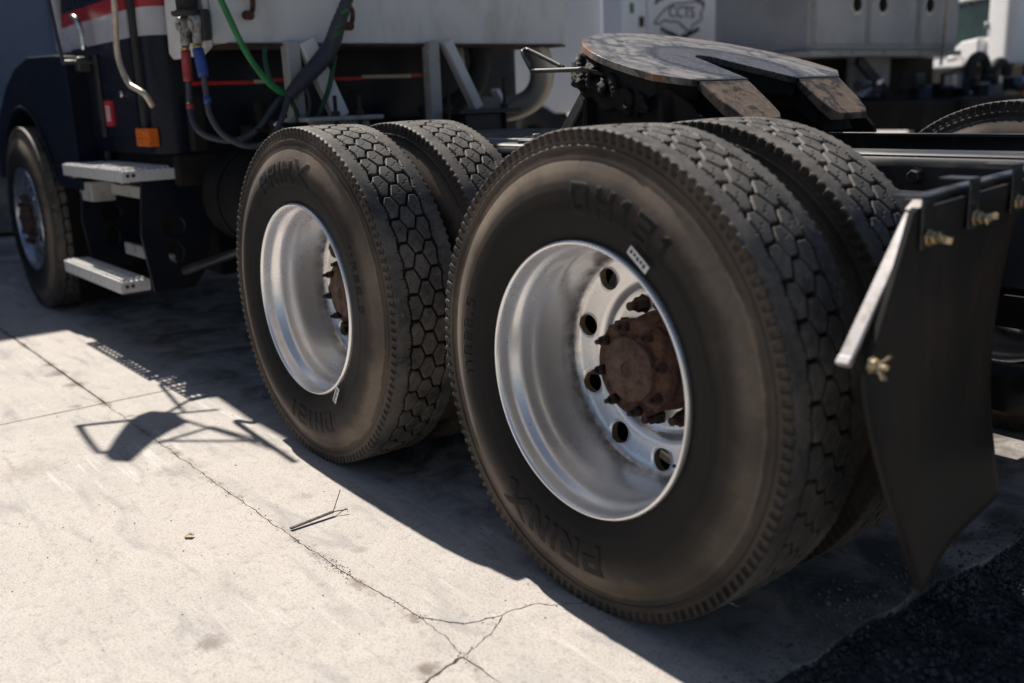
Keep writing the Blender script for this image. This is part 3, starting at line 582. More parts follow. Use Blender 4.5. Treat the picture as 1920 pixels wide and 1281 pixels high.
def drive_rim():
    mb = MB(); yf = 0.014
    prof = [(yf + .004, .296), (yf, .300), (yf - .001, .3035), (yf + .003, .3055), (yf + .008, .304), (yf + .009, .300)]
    barrel = [(yf + .009, .300), (yf + .012, .2985), (yf + .018, .2975), (yf + .027, .2965), (yf + .036, .2950), (yf + .042, .2915), (yf + .050, .2860), (yf + .058, .2825), (yf + .068, .2810), (yf + .082, .2800), (yf + .094, .2770), (yf + .104, .2735), (yf + .125, .2725), (yf + .165, .2720), (yf + .198, .2710), (yf + .212, .2680), (yf + .220, .2640)]
    fl = [(yf + .012, .3075), (yf + .004, .3085), (yf - .0025, .3055), (yf - .0035, .302), (yf - .001, .2990), (yf + .006, .2975), (yf + .012, .2965)]
    mb.rev([(.262, .2640), (.262, .300), (.20, .300), (yf + .012, .3075)][::-1], 96)
    mb.rev(fl, 128); mb.rev(barrel[1:], 128)
    # disc with hand holes
    def yd(r): # face height (towards camera = smaller y)
        pts = [(.105, .2760), (.122, .2760), (.165, .2750), (.176, .2700), (.183, .2600), (.190, .2530), (.197, .2505), (.205, .2495), (.220, .2465), (.255, .2420), (.2640, .2340)]
        for (a, ya), (b, yb) in zip(pts[:-1], pts[1:]):
            if r <= b: t = max(0, (r - a) / (b - a)); return ya + (yb - ya) * t
        return pts[-1][1]
    NH, rh, rho = 10, .2330, .0265; r0, r1 = .204, .2590
    for kx in range(NH):
        phi = R(131) + kx * 2 * math.pi / NH; hw = math.pi / NH; rings = []
        ns = 32
        for ring in range(5):
            tt = ring / 4; row = []
            for i in range(ns):
                an = 2 * math.pi * i / ns + math.pi / 4 * 0
                cx, sx_ = math.cos(an), math.sin(an); k_ = max(abs(cx), abs(sx_)); bu, bv = cx / k_, sx_ / k_
                # boundary point (bu: radial, bv: angular)
                rb = r0 + (bu * .5 + .5) * (r1 - r0); ab = phi + bv * hw
                hx, hy = rh + rho * cx, rho * sx_
                rH = math.hypot(hx, hy); aH = phi + math.atan2(hy, hx)
                rr_ = rH + (rb - rH) * tt; aa = aH + (ab - aH) * tt
                row.append((rr_ * math.cos(aa), yd(rr_), rr_ * math.sin(aa)))
            rings.append(row)
        wall = [[(x, y + 0.003, z) for x, y, z in rings[0]], [(x, y + .018, z) for x, y, z in rings[0]]]
        vs = [v for row in rings for v in row]
        mb.add(vs, [(a * ns + i, a * ns + (i + 1) % ns, (a + 1) * ns + (i + 1) % ns, (a + 1) * ns + i) for a in range(4) for i in range(ns)], 0, True)
        vs = rings[0] + wall[1]
        mb.add(vs, [(i, (i + 1) % ns, ns + (i + 1) % ns, ns + i) for i in range(ns)], 1, False)
    mb.rev([(yd(r), r) for r in (.2590, .2615, .2640)], 128)
    mb.rev([(yd(r), r) for r in np.linspace(.105, .204, 34)], 96)
    return mb
rim_mb = drive_rim()
rim_me = rim_mb.mesh('rim', [M['rim'], M['hole_wall']], merge=2e-4)
def hex_nut(mb, c, r, h, ax=Vector((0, -1, 0)), mi=0, rot=0.0):
    c = Vector(c); u = ax.orthogonal().normalized(); v = ax.cross(u); vs = []
    for (t, rr_) in ((0, r * 1.25), (.12 * h, r * 1.25), (.12 * h, r), (.85 * h, r), (h, r * .82)):
        for i in range(6): an = rot + i * math.pi / 3; vs.append(c + ax * t + (u * math.cos(an) + v * math.sin(an)) * rr_)
    mb.add(vs, [(a * 6 + i, a * 6 + (i + 1) % 6, (a + 1) * 6 + (i + 1) % 6, (a + 1) * 6 + i) for a in range(4) for i in range(6)] + [tuple(range(24, 30))], mi)
hub = MB()
hub.rev([(.276, .118), (.245, .114), (.225, .100), (.200, .096), (.198, .108), (.194, .112), (.180, .113), (.172, .112), (.1695, .108), (.1685, .082), (.166, .078), (.158, .0745), (.1555, .071), (.1545, .048), (.151, .044), (.1500, .018), (.153, .015), (.157, .010), (.157, .001)], 60)
hub_me = hub.mesh('hub', [M['rust']])
M['cap_rust'] = pm('worn_gray_rust', (0.115, 0.074, 0.055), (0.065, 0.032, 0.021), 30, 0.7, 0.1, 0.5, 120, 0.001)
hc = MB(); hc.rev([(.170, .0755), (.157, .0755), (.1535, .072), (.1530, .050), (.1495, .046), (.1485, .020), (.1515, .017), (.156, .011), (.156, .001)], 48); cap_me = hc.mesh('hub_cap', [M['cap_rust']])
st = MB(); st.cyl((0, 0, 0), (0, -.020, 0), .0125, .0105, 10); st.cyl((0, -.020, 0), (0, -.034, 0), .0065, .006, 8); stud_me = st.mesh('axle_stud', [M['rust_dark']])
ln_ = MB(); hex_nut(ln_, (0, 0, 0), .0185, .030); ln_.cyl((0, -.028, 0), (0, -.050, 0), .0105, .0105, 12); lug_me = ln_.mesh('lug_nut', [M['rust_dark']])
dr = MB(); dr.rev([(.32, .05), (.300, .20), (.31, .212), (.44, .215), (.46, .20), (.46, .05)], 48); drum_me = dr.mesh('brake_drum', [M['dark']])
vst = MB(); vst.tube([(.135, .215, -.205), (.142, .190, -.208), (.128, .165, -.196)], .004, 8, 4); valve_me = vst.mesh('valve_stem', [M['dark']])
def drive_wheel(cx, y0, spin, facing, outer, rim_spin=0.0, label=None):
    """facing 1: outer face towards -Y; -1: towards +Y"""
    wh = empty('wheel', (cx, y0, RT - 0.003), truck, (0, 0, 0 if facing == 1 else math.pi))
    if label: wh['label'] = label
    link('tyre', tyre_me, wh, rot=(0, -spin, 0))
    if outer:
        link('rim', rim_me, wh, rot=(0, -rim_spin, 0)); link('hub', hub_me, wh); link('hub_cap', cap_me, wh); link('brake_drum', drum_me, wh)
        for i in range(8):
            a_ = R(12) + i * math.pi / 4; link('axle_stud', stud_me, wh, (0.0975 * math.cos(a_), .169, 0.0975 * math.sin(a_)))
        for i in range(10):
            a_ = R(10) + i * math.pi / 5; link('lug_nut', lug_me, wh, (0.1405 * math.cos(a_), .2755, 0.1405 * math.sin(a_)), (0, a_, 0))
        link('valve_stem', valve_me, wh)
    else:
        link('rim', rim_me, wh, (0, .28, 0), (0, 0, math.pi))
    return wh
def sticker(wh, ang, r, tilt, name='sticker'):
    s_ = MB(); s_.box(-.031, .031, -.0012, 0, -.0095, .0095)
    for i in range(5): s_.box(-.026 + i * .0105, -.019 + i * .0105, -.0016, -.0013, -.004 + (i % 2) * .002, .005, 1)
    obj(name, s_, ['paper', 'ink'], wh, loc=(r * math.cos(ang), -0.0004, r * math.sin(ang)), rot=(0, tilt, 0))
DS = 0.335
w1 = drive_wheel(0, 0, R(158), 1, True, label='rear outer drive wheel, nearest, silver rim with rusty hub')
sticker(w1, math.atan2(.826 - .537, .188), math.hypot(.188, .289), R(38))
drive_wheel(0, DS, R(40), 1, False)
w2 = drive_wheel(-1.32, 0, 0, 1, True, R(20), label='front outer drive wheel with brand lettering at its top')
sticker(w2, math.atan2(.269 - .537, .204), math.hypot(.204, .268), R(-58))
drive_wheel(-1.32, DS, R(77), 1, False)
for cx in (0, -1.32):
    drive_wheel(cx, 2.44, R(33), -1, cx == 0, label=None); drive_wheel(cx, 2.44 - DS, R(120), -1, False)
# ---- steer wheel
sw_ = empty('wheel', (-4.92, 0.0, RT - 0.003), truck); sw_['label'] = 'front steering wheel with polished disc and round holes'
link('tyre', tyre_me, sw_, rot=(0, R(-100), 0))
srim = MB(); srim.rev([(.030, .3075), (.012, .3075), (.008, .302), (.012, .297), (.03, .291), (.050, .285), (.060, .276), (.058, .262), (.046, .235)], 96)
for kx in range(10):
    phi = kx * 2 * math.pi / 10; ns = 24; rings = []
    for ring in range(3):
        row = []
        for i in range(ns):
            an = 2 * math.pi * i / ns; cx, sx_ = math.cos(an), math.sin(an); k_ = max(abs(cx), abs(sx_)); bu, bv = cx / k_, sx_ / k_
            rb = .17 + (bu * .5 + .5) * .065; ab = phi + bv * math.pi / 10; hx, hy = .203 + .023 * cx, .023 * sx_
            rH = math.hypot(hx, hy); aH = phi + math.atan2(hy, hx); tt_ = ring / 2; rr_ = rH + (rb - rH) * tt_; aa = aH + (ab - aH) * tt_
            row.append((rr_ * math.cos(aa), .046 - (.235 - rr_) * .35, rr_ * math.sin(aa)))
        rings.append(row)
    vs = [v for row in rings for v in row]; srim.add(vs, [(a * ns + i, a * ns + (i + 1) % ns, (a + 1) * ns + (i + 1) % ns, (a + 1) * ns + i) for a in range(2) for i in range(ns)], 0, True)
    srim.add(rings[0] + [(x, y + .015, z) for x, y, z in rings[0]], [(i, (i + 1) % ns, ns + (i + 1) % ns, ns + i) for i in range(ns)])
srim.rev([(.0232, .17), (.018, .155), (.018, .10), (.03, .095)], 64)
link('rim', srim.mesh('rim', [M['alu_wheel']], merge=2e-4), sw_)
sh = MB(); sh.rev([(.04, .100), (.0, .092), (-.015, .085), (-.02, .07), (-.02, .001)], 40)
for i in range(10): a_ = i * math.pi / 5; hex_nut(sh, (.135 * math.cos(a_), .018, .135 * math.sin(a_)), .016, .028)
obj('hub', sh, 'rust_dark', sw_)
obj('brake_drum', MB().rev([(.09, .05), (.09, .27), (.25, .27)], 40), 'dark', sw_)
sw2 = empty('wheel', (-4.92, 2.44, RT - 0.003), truck, (0, 0, math.pi)); link('tyre', tyre_me, sw2)

# ---- frame
def rail(y, facing):
    # C-channel with rounded top: profile in (y, z)
    t = .008; y1 = y + facing * .085; z0, z1 = .70, .985; r_ = .034; pr = []
    for i in range(7): an = i / 6 * math.pi / 2; pr.append((y + facing * (r_ - r_ * math.cos(an)), z1 - r_ + r_ * math.sin(an)))
    outer = pr + [(y1, z1)] + [(y1, z1 - t)] + [(y + facing * t, z1 - t), (y + facing * t, z0 + t), (y1, z0 + t), (y1, z0), (y, z0)]
    mb = MB(); vs = []
    for x in (-6.6, 1.9): vs += [(x, a_, b_) for a_, b_ in outer]
    n = len(outer)
    for i in range(n): mb.add([vs[i], vs[(i + 1) % n], vs[n + (i + 1) % n], vs[n + i]], [(0, 1, 2, 3)], 1 if i < 7 else 0, i < 6)
    return mb
obj('frame_rail', rail(.79, 1), ['frame', 'rail_edge'], truck); obj('frame_rail', rail(1.65, -1), ['frame', 'rail_edge'], truck)
for x in (-5.6, -3.6, -2.45, -0.66, .52, 1.3): obj('cross_member', MB().box(x - .05, x + .05, .80, 1.64, .74, .93), 'frame', truck)
for cx in (0, -1.32):
    ax = MB().cyl((cx, .30, RT), (cx, 2.14, RT), .07, .07, 20); ax.rev([(-.24, .08), (-.16, .17), (0, .20), (.16, .17), (.24, .08)], 28, c=(cx, 1.22, RT)); obj('axle', ax, 'dark', truck)
    for y in (.83, 1.61):
        obj('suspension_beam', MB().box(cx - .12, cx + .55, y - .05, y + .05, .42, .50).cyl((cx + .33, y, .50), (cx + .33, y, .70), .11, .12, 24), 'dark', truck, .004)
obj('drive_shaft', MB().cyl((-4.2, 1.22, .62), (-1.5, 1.22, .56), .055), 'dark', truck)
obj('axle', MB().beam((-4.92, .35, .42), (-4.92, 2.1, .42), .10, .10), 'dark', truck)
# rear hanger parts seen past the mud flap
obj('spring_hanger', MB().box(.62, .86, .80, .90, .36, .72).cyl((.74, .70, .42), (.74, .96, .42), .05), 'rust_dark', truck, .006)
obj('torque_rod', MB().cyl((.40, .92, .46), (1.35, .92, .50), .032, .032, 16), 'rust_dark', truck)
for x, z in ((.30, .93), (.20, .80), (-.05, .85), (.75, .80), (1.0, .92)):
    t = MB(); hex_nut(t, (x, .79, z), .017, .02); obj('frame_bolt', t, 'frame', truck)
for cx in (0, -1.32):
    obj('suspension_sun_blocker', MB().box(cx - .42, cx + .44, .628, .785, .50, .90), 'dark', truck, .02)  # box added beside the suspension to block sun from the ground behind
    obj('brake_chamber', MB().cyl((cx + .30, .655, .44), (cx + .30, .79, .44), .09, .09, 28), 'dark', truck, .01)
obj('valve_fitting', MB().cyl((.56, .79, .93), (.56, .72, .945), .020, .014, 16).cyl((.56, .75, .938), (.56, .735, .942), .026, .026, 6), 'dark', truck, .002)
# deck plate with ridges, between the rails behind the cab
dk = MB().box(-2.75, -1.05, .885, 1.555, .985, .993)
for i in range(34):
    for j in range(7):
        x = -2.72 + i * .05; y = .93 + j * .095; dk.box(x, x + .022, y, y + .06, .993, .999)
obj('deck_plate', dk, 'deck', truck)
obj('deck_edge', MB().box(-2.75, -1.05, .86, .883, .95, .998), 'gray_steel', truck, .003)

# ---- fifth wheel
fx, fz, fa = -0.629, 1.222, 0.272
ug = Vector((math.cos(fa), 0, -math.sin(fa))); ng = Vector((math.sin(fa), 0, math.cos(fa)))
FW = Matrix.Translation((fx, 1.221, fz)) @ Matrix.Rotation(fa, 4, 'Y')
def fw_out(R_, w_, s_, g0, thr):
    pts = [(s_, -g0)]
    for i in range(9): an = -math.pi / 2 - i / 8 * math.pi; pts.append((thr + .070 + .070 * math.cos(an), .052 * math.sin(an)))
    pts += [(s_, g0), (s_, w_)]
    for i in range(49): an = R(75) + i / 48 * R(210); pts.append((R_ * math.cos(an), R_ * math.sin(an)))
    pts += [(s_, -w_)]; return pts
out = fw_out(.463, .345, .200, .118, -.115)
pl = MB().prism([out], lambda u, v, t: (u, v, t), -.020, 0.0)
pl_o = obj('coupling_plate', pl, ['grease'], truck, .004); pl_o.matrix_local = FW
inn = fw_out(.440, .325, .195, .130, -.125); sk = MB(); n = len(inn); vs = []
for i, (u, v) in enumerate(inn):
    dep = -.095 + .02 * math.sin(i * 1.7)
    if u > .1: dep = -.06
    vs += [(u, v, -.02), (u * .985, v * .985, dep)]
for i in range(n): sk.add([vs[2 * i], vs[2 * ((i + 1) % n)], vs[2 * ((i + 1) % n) + 1], vs[2 * i + 1]], [(0, 1, 2, 3)])
sk_o = obj('plate_skirt', sk, 'lump', truck); sk_o.matrix_local = FW; sk_o.modifiers.new('thick', 'SOLIDIFY').thickness = .014
for sgn in (-1, 1):
    rp = MB(); b_ = .659 - fa; L = .20
    def q(u, v, t, l=0): return (0.200 + l * math.cos(b_), v * sgn, -t - l * math.sin(b_))
    secs = [(0, .122, .343, .026), (.10, .122, .330, .034), (.16, .128, .310, .034), (.185, .150, .285, .020)]
    vs = []
    for l, a_, c_, th_ in secs: vs += [q(0, a_, 0.001, l), q(0, c_, 0.001, l), q(0, c_, th_, l), q(0, a_, th_, l)]
    k4 = len(secs)
    rp.add(vs, [(i * 4 + j, i * 4 + (j + 1) % 4, (i + 1) * 4 + (j + 1) % 4, (i + 1) * 4 + j) for i in range(k4 - 1) for j in range(4)] + [(0, 1, 2, 3), (4 * k4 - 1, 4 * k4 - 2, 4 * k4 - 3, 4 * k4 - 4)])
    ro = obj('coupling_ramp', rp, 'ramp', truck, .005, seg=3); ro.matrix_local = FW
    rb_ = MB().prism([[(-.05, -.02), (.19, -.02), (.20, -.03), (.33, -.135), (.20, -.10), (.08, -.12), (-.05, -.12)]], lambda u, v, t: (u, t * sgn, v), .15, .30); ob = obj('ramp_rib', rb_, 'lump', truck); ob.matrix_local = FW
# greasy lumps under the near front edge
bm = bmesh.new(); bmesh.ops.create_icosphere(bm, subdivisions=5, radius=1)
for v in bm.verts:
    d = v.co.normalized(); k_ = 1 + .22 * math.sin(5 * d.x + 3 * d.y) * math.sin(4 * d.z + d.x * 6) + .10 * math.sin(13 * d.x + 2) * math.sin(11 * d.y) + .05 * math.sin(31 * d.x) * math.sin(27 * d.z + 5 * d.y)
    v.co = Vector((d.x * .20 * k_, d.y * .085 * k_, d.z * .062 * k_))
me = bpy.data.meshes.new('grease_lump'); bm.to_mesh(me); bm.free(); me.materials.append(M['lump'])
for p_ in me.polygons: p_.use_smooth = True
for (u, v, z, rz_) in ((-.24, -.31, -.075, -.75), (-.08, -.37, -.095, -.2)):
    o = link('grease_lump', me, truck); o.matrix_local = FW @ Matrix.Translation((u, v, z)) @ Matrix.Rotation(rz_, 4, 'Z')
for y0, y1 in ((.815, .835), (1.60, 1.62)):
    br = MB().prism([[(-.96, .987), (-.955, 1.005), (-.82, 1.145), (-.74, 1.165), (-.62, 1.15), (-.50, 1.15), (-.42, 1.10), (-.33, 1.01), (-.32, .987)]], lambda u, v, t: (u, t, v), y0, y1)
    br.box(-.82, -.80, y0 - .04, y1 + .10, .987, 1.13); br.box(-.50, -.48, y0 - .04, y1 + .10, .987, 1.12); br.cyl((-.63, y0 - .05, 1.12), (-.63, y1 + .14, 1.12), .035)
    obj('coupling_bracket', br, 'dark', truck, .004)
t = MB().box(-1.15, -.12, .775, .93, .986, .998); t.beam((-.955, .80, 1.0), (-.83, .80, 1.145), .03, .014, (0, 1, 0))
for i in range(7): hex_nut(t, (-1.10 + i * .14, .82, .998), .016, .02, Vector((0, 0, 1)))
obj('mounting_plate', t, 'deck', truck, .0015)
hd = MB().tube([(-.72, .86, 1.18), (-.785, .75, 1.214), (-.80, .745, 1.2155), (-1.00, .742, 1.2195), (-1.022, .742, 1.224), (-1.068, .745, 1.278), (-1.072, .755, 1.286), (-1.064, .768, 1.287), (-.925, .78, 1.232), (-.915, .775, 1.226)], .0075, 10, 3)
obj('release_handle', hd, 'rail_edge', truck)

# ---- mud flap and its bracket
BX = 0.615
mb = MB(); mb.beam((BX, .262, .934), (BX, .80, .962), .032, .034)
obj('flap_bracket_bar', mb, 'bar', truck, .004)
mb = MB(); mb.beam((BX, .262, .936), (BX, .235, .920), .028, .018); mb.beam((BX, .235, .9205), (BX, .052, .6925), .027, .009, (0, -1, .8)); mb.beam((BX, .058, .700), (BX, .046, .686), .028, .012, (0, -1, .8))
obj('flap_bracket_end', mb, 'bar_bright', truck, .003)
nu, nv = 26, 40; fl = MB()
def flap_pt(a_, b_, side_):
    # a_: across (0 outer .. 1 inner), b_: down
    y = .066 + (.575 + .05 * b_ * b_ - .066) * a_; zt = .925 + .03 * a_; zb = .275 + .02 * a_ * a_
    z = zt + (zb - zt) * b_
    if a_ < .22:  # chamfer of the top outer corner
        lim = .672 + (.245) * (a_ / .22); z = min(zt, lim) + (zb - min(zt, lim)) * b_
    y += .085 * (1 - a_) * b_ ** 1.3
    x = BX + .022 + (.070 * (1 - a_) - .03 * a_) * (b_ ** 1.6) + .010 * math.sin(a_ * 5 + b_ * 2.5) * b_ - .02 * a_ * math.sin(b_ * 3.1)
    y -= .03 * math.sin(b_ * math.pi) * a_
    return (x + side_ * .010, y, z)
for sd_ in (0, 1):
    for i in range(nu):
        for j in range(nv):
            q4 = [flap_pt((i + p) / nu, (j + r_) / nv, sd_) for p, r_ in ((0, 0), (1, 0), (1, 1), (0, 1))]
            fl.add(q4, [(0, 1, 2, 3)], 0, True)
for i in range(nu):
    for e in (0, 1): fl.add([flap_pt(i / nu, e, 0), flap_pt((i + 1) / nu, e, 0), flap_pt((i + 1) / nu, e, 1), flap_pt(i / nu, e, 1)], [(0, 1, 2, 3)])
for j in range(nv):
    for e in (0, 1): fl.add([flap_pt(e, j / nv, 0), flap_pt(e, (j + 1) / nv, 0), flap_pt(e, (j + 1) / nv, 1), flap_pt(e, j / nv, 1)], [(0, 1, 2, 3)])
flap = obj('mud_flap', fl, 'flap', truck)
for i, (y, z) in enumerate(((.222, .884), (.375, .902), (.530, .916), (.068, .691))):
    bo = MB(); hex_nut(bo, (0, 0, 0), .012, .012, Vector((1, 0, 0))); bo.cyl((.0, 0, 0), (.028, 0, 0), .006, .006, 10)
    bo.beam((.012, -.001, 0), (.030, -.019, .008), .004, .012); bo.beam((.012, .001, 0), (.030, .019, -.006), .004, .012)
    obj('wing_nut', bo, 'zinc', truck, .001, loc=(BX + .040, y, z), rot=(.5 * i, 0, 0))
    if i < 3:
        st_ = MB().beam((BX + .036, y - .004, z - .02), (BX + .036, y - .004, z + .066), .036, .005, (1, 0, 0)); st_.box(BX - .022, BX + .038, y - .023, y + .015, z + .066, z + .071)
        obj('flap_strap', st_, 'bar', truck, .002)
# flap for the other side
obj('mud_flap', MB().box(BX, BX + .01, 1.70, 2.32, .28, .92), 'flap', truck); obj('flap_bracket_bar', MB().beam((BX, 1.64, .95), (BX, 2.30, .94), .03, .03), 'bar', truck)

# ---- cab
def cab_level(z, inset, yi=.175, yo=2.265, xf=-4.35, xr=-2.95, rad=.11, n=8):
    yi += inset; yo -= inset; pts = [(xf + .10, yi)]
    for i in range(n + 1): an = -math.pi / 2 + i / n * math.pi / 2; pts.append((xr - rad + rad * math.cos(an), yi + rad + rad * math.sin(an)))
    for i in range(n + 1): an = i / n * math.pi / 2; pts.append((xr - rad + rad * math.cos(an), yo - rad + rad * math.sin(an)))
    pts += [(xf + .10, yo), (xf, yo - .12), (xf, yi + .12)]
    return [(x, y, z) for x, y in pts]
lv = [(.95, .0, 0), (1.462, .0, 0), (1.462, .0, 1), (1.582, .002, 1), (1.582, .002, 2), (1.648, .003, 2), (1.648, .005, 0), (2.4, .07, 0), (2.95, .15, 0), (3.05, .35, 0)]
cb = MB(); rows = [cab_level(z, ins) for z, ins, _ in lv]; n = len(rows[0])
for a_ in range(len(lv) - 1):
    if lv[a_][0] == lv[a_ + 1][0]: continue
    cb.add(rows[a_] + rows[a_ + 1], [(i, (i + 1) % n, n + (i + 1) % n, n + i) for i in range(n)], lv[a_][2], True)
cb.add(rows[-1], [tuple(range(n))]); cb.add(rows[0], [tuple(range(n))[::-1]])
cabo = obj('cab', cb, ['navy', 'stripe_white', 'stripe_red'], truck)
es = cabo.modifiers.new('edge', 'EDGE_SPLIT'); es.split_angle = R(30)
dr_ = MB()
for z0, z1, mi in ((1.02, 1.462, 0), (1.462, 1.582, 1), (1.582, 1.648, 2), (1.648, 1.95, 0)): dr_.box(-4.08, -3.16, .165, .178, z0, z1, mi)
obj('door', dr_, ['navy', 'stripe_white', 'stripe_red'], truck)
obj('side_window', MB().box(-3.95, -3.22, .168, .185, 1.95, 2.55), 'glass', truck)
obj('rubber_seal', MB().box(-3.12, -3.06, .158, .19, 1.0, 2.6), 'black_rubber', truck, .004)
obj('door_handle', MB().tube([(-3.80, .145, 1.585), (-3.775, .105, 1.60), (-3.70, .10, 1.585), (-3.675, .11, 1.53), (-3.67, .11, 1.44)], .014, 10, 5), 'chrome', truck)
obj('door_handle', MB().box(-3.70, -3.645, .150, .165, 1.02, 1.42), 'black_rubber', truck, .008)
obj('grab_rail', MB().tube([(-2.905, .055, 1.95), (-2.93, .05, 1.60), (-2.965, .05, 1.45), (-2.97, .05, 1.37), (-2.95, .055, 1.31), (-2.90, .06, 1.255), (-2.835, .075, 1.228), (-2.80, .09, 1.205), (-2.815, .12, 1.16)], .013, 12, 6), 'chrome_cream', truck)
obj('lock_knob', MB().cyl((-3.33, .168, 1.22), (-3.33, .148, 1.22), .014), 'chrome', truck)
lab = MB().box(-3.60, -3.50, .150, .164, 1.075, 1.195)
for i in range(6): lab.box(-3.58, -3.52, .1485, .1498, 1.10 + i * .013, 1.106 + i * .013, 1)
obj('warning_label', lab, ['label_red', 'paper'], truck)
lp = MB().box(-3.16, -2.99, .145, .19, .985, 1.065)
for i in range(4):
    for j in range(2): lp.box(-3.152 + i * .041, -3.120 + i * .041, .1415, .145, .993 + j * .036, 1.022 + j * .036)
obj('marker_lamp', lp, 'orange', truck, .004)
obj('lower_fairing', MB().box(-3.80, -2.96, .24, 2.20, .80, .95), 'dark', truck, .02)
obj('cowl_side', MB().box(-4.3, -3.80, .185, 2.25, .72, 1.42), 'navy', truck, .02)
# conspicuity strip across the back of the cab
for y0, y1, c_ in ((.33, .648, 'tape_red'), (.648, .733, 'tape_white'), (.733, 1.224, 'tape_red'), (1.224, 1.514, 'tape_white'), (1.514, 1.58, 'tape_red')):
    z_ = 1.243 + .018 * (y0 + y1) / 2
    obj('reflective_strip', MB().box(-2.949, -2.945, y0, y1, z_ - .008, z_ + .008), c_, truck)
# cab rear fittings in the dark
obj('cab_mount', MB().box(-2.93, -2.80, .55, 1.9, .98, 1.06).box(-2.92, -2.86, .30, .36, .96, 1.20).cyl((-2.84, .62, 1.03), (-2.84, .62, 1.16), .03), 'dark', truck, .004)
# ---- hood and fender
obj('hood', MB().prism([[(-4.34, .9), (-6.7, .9), (-6.75, 1.25), (-6.4, 1.50), (-4.34, 1.66)]], lambda u, v, t: (u, t, v), .62, 1.82), 'navy', truck, .06, seg=4)
fo = [(-3.88, .755), (-3.88, 1.395), (-3.91, 1.425), (-4.1, 1.437), (-4.62, 1.455), (-4.95, 1.41), (-5.25, 1.31), (-5.55, 1.14), (-5.75, .92), (-5.78, .75), (-5.55, .75)]
ar = []
for i in range(13): an = math.pi - R(22) - i / 12 * R(136); ar.append((-4.92 + .63 * math.cos(an), .545 + .63 * math.sin(an)))
fo += [p for p in ar if p[1] > .75] + [(-4.28, .755)]
fe = MB().prism([fo], lambda u, v, t: (u, t, v), .065, .62)
obj('fender', fe, 'navy_dark', truck, .03, seg=4)
lip = [( -4.92 + .645 * math.cos(an), .062, .545 + .645 * math.sin(an)) for an in [math.pi - R(24) - i / 16 * R(132) for i in range(17)]]
obj('fender_lip', MB().tube(lip, .012, 8, 1), 'navy_dark', truck)
obj('cowl_panel', MB().prism([[(-4.36, 1.45), (-4.12, 1.45), (-4.16, 1.50), (-4.27, 1.54), (-4.31, 1.75), (-4.33, 2.6), (-4.38, 2.6), (-4.36, 1.60)]], lambda u, v, t: (u, t, v), .160, .30), ['stripe_white'], truck, .02)
obj('mirror_post', MB().cyl((-3.72, .02, 1.37), (-3.92, -.0, 2.2), .009).cyl((-3.72, .02, 1.385), (-3.70, .165, 1.385), .010), 'frame', truck, .003)
obj('hinge_bracket', MB().box(-3.76, -3.70, .08, .145, 1.34, 1.41), 'frame', truck, .01)
# mirror whose shadow falls on the slab
mz = lambda gx: (gx + 3.92) / .8
def mp_(gx, gy): z = mz(gx); return (-3.92, gy + .05 * z, z)
head = [(-2.21, -.27), (-2.235, -.20), (-2.15, -.14), (-2.05, -.145), (-1.99, -.24), (-1.93, -.31), (-1.76, -.45), (-1.83, -.50), (-2.02, -.40), (-2.14, -.33)]
hp = [(mp_(*q)[1], mp_(*q)[2]) for q in head]
obj('mirror', MB().prism([hp], lambda u, v, t: (t, u, v), -3.96, -3.88), 'navy_dark', truck, .012)
obj('mirror_loop', MB().tube([mp_(-2.20, -.30), mp_(-2.27, -.46), mp_(-2.24, -.475), mp_(-1.95, -.50), mp_(-1.90, -.49), mp_(-1.88, -.42)], .013, 8, 3), 'chrome', truck)
for a_, b_ in (((-2.18, -.18), (-2.30, -.04)), ((-2.18, -.18), (-2.09, .0)), ((-2.16, -.17), (-1.45, -.02)), ((-1.86, -.32), (-1.90, -.10)), ((-1.88, -.30), (-1.62, -.03)), ((-1.90, -.10), (-1.62, -.03))):
    p0 = Vector(mp_(*a_)); p1 = Vector(mp_(*b_)); obj('mirror_arm', MB().cyl(p0, p1, .010, .010, 8), 'chrome', truck)
obj('splash_guard', MB().box(-4.345, -4.335, .10, .66, .10, .80), 'shade_black', truck)
# ---- steps: perforated treads
def step(x0, x1, y0, y1, zt, hgt):
    st_ = MB(); st_.box(x0, x1, y0, y0 + .006, zt - hgt, zt); st_.box(x1 - .006, x1, y0 + .006, y1, zt - hgt, zt - .006); st_.box(x0, x0 + .006, y0 + .006, y1, zt - hgt, zt - .006)
    for yy in (y0 + .03, y0 + .055): st_.cyl((x1, yy, zt - hgt * .5), (x1 + .003, yy, zt - hgt * .5), .009, .009, 10, 1)
    so = obj('step', st_, ['alu', 'black_rubber'], truck, .003)
    ny_ = max(3, int((y1 - y0) / .026)); 
    sl = MB().box(x0 + .006, x1 - .006, -.0048, .0048, -.004, .004)
    for i in range(int((x1 - x0) / .022)): sl.box(x0 + .012 + i * .022, x0 + .022 + i * .022, -.0055, .0055, .004, .011)
    sm = sl.mesh('tread_slat', [M['alu']])
    for i in range(ny_):
        yy = y0 + .018 + i * (y1 - y0 - .02) / ny_; o = link('tread_slat', sm, so, (0, yy, zt - .005))
    cr = MB().box(-.010, .010, y0 + .006, y1, -.004, .004).mesh('tread_bar', [M['alu']])
    for i in range(int((x1 - x0) / .055)): link('tread_bar', cr, so, (x0 + .03 + i * .055, 0, zt - .010))
    return so
step(-3.93, -2.985, 0.0, .245, .892, .055)
step(-3.965, -3.03, -.05, .085, .398, .058)
for x0, x1, y0, y1, z in ((-3.10, -3.03, .01, .24, .83), (-3.88, -3.82, .01, .24, .83), (-3.12, -3.06, -.03, .10, .334), (-3.9, -3.85, -.03, .10, .334)): obj('step_support', MB().box(x0, x1, y0, y1, z - .008, z), 'rust_dark', truck, .002)
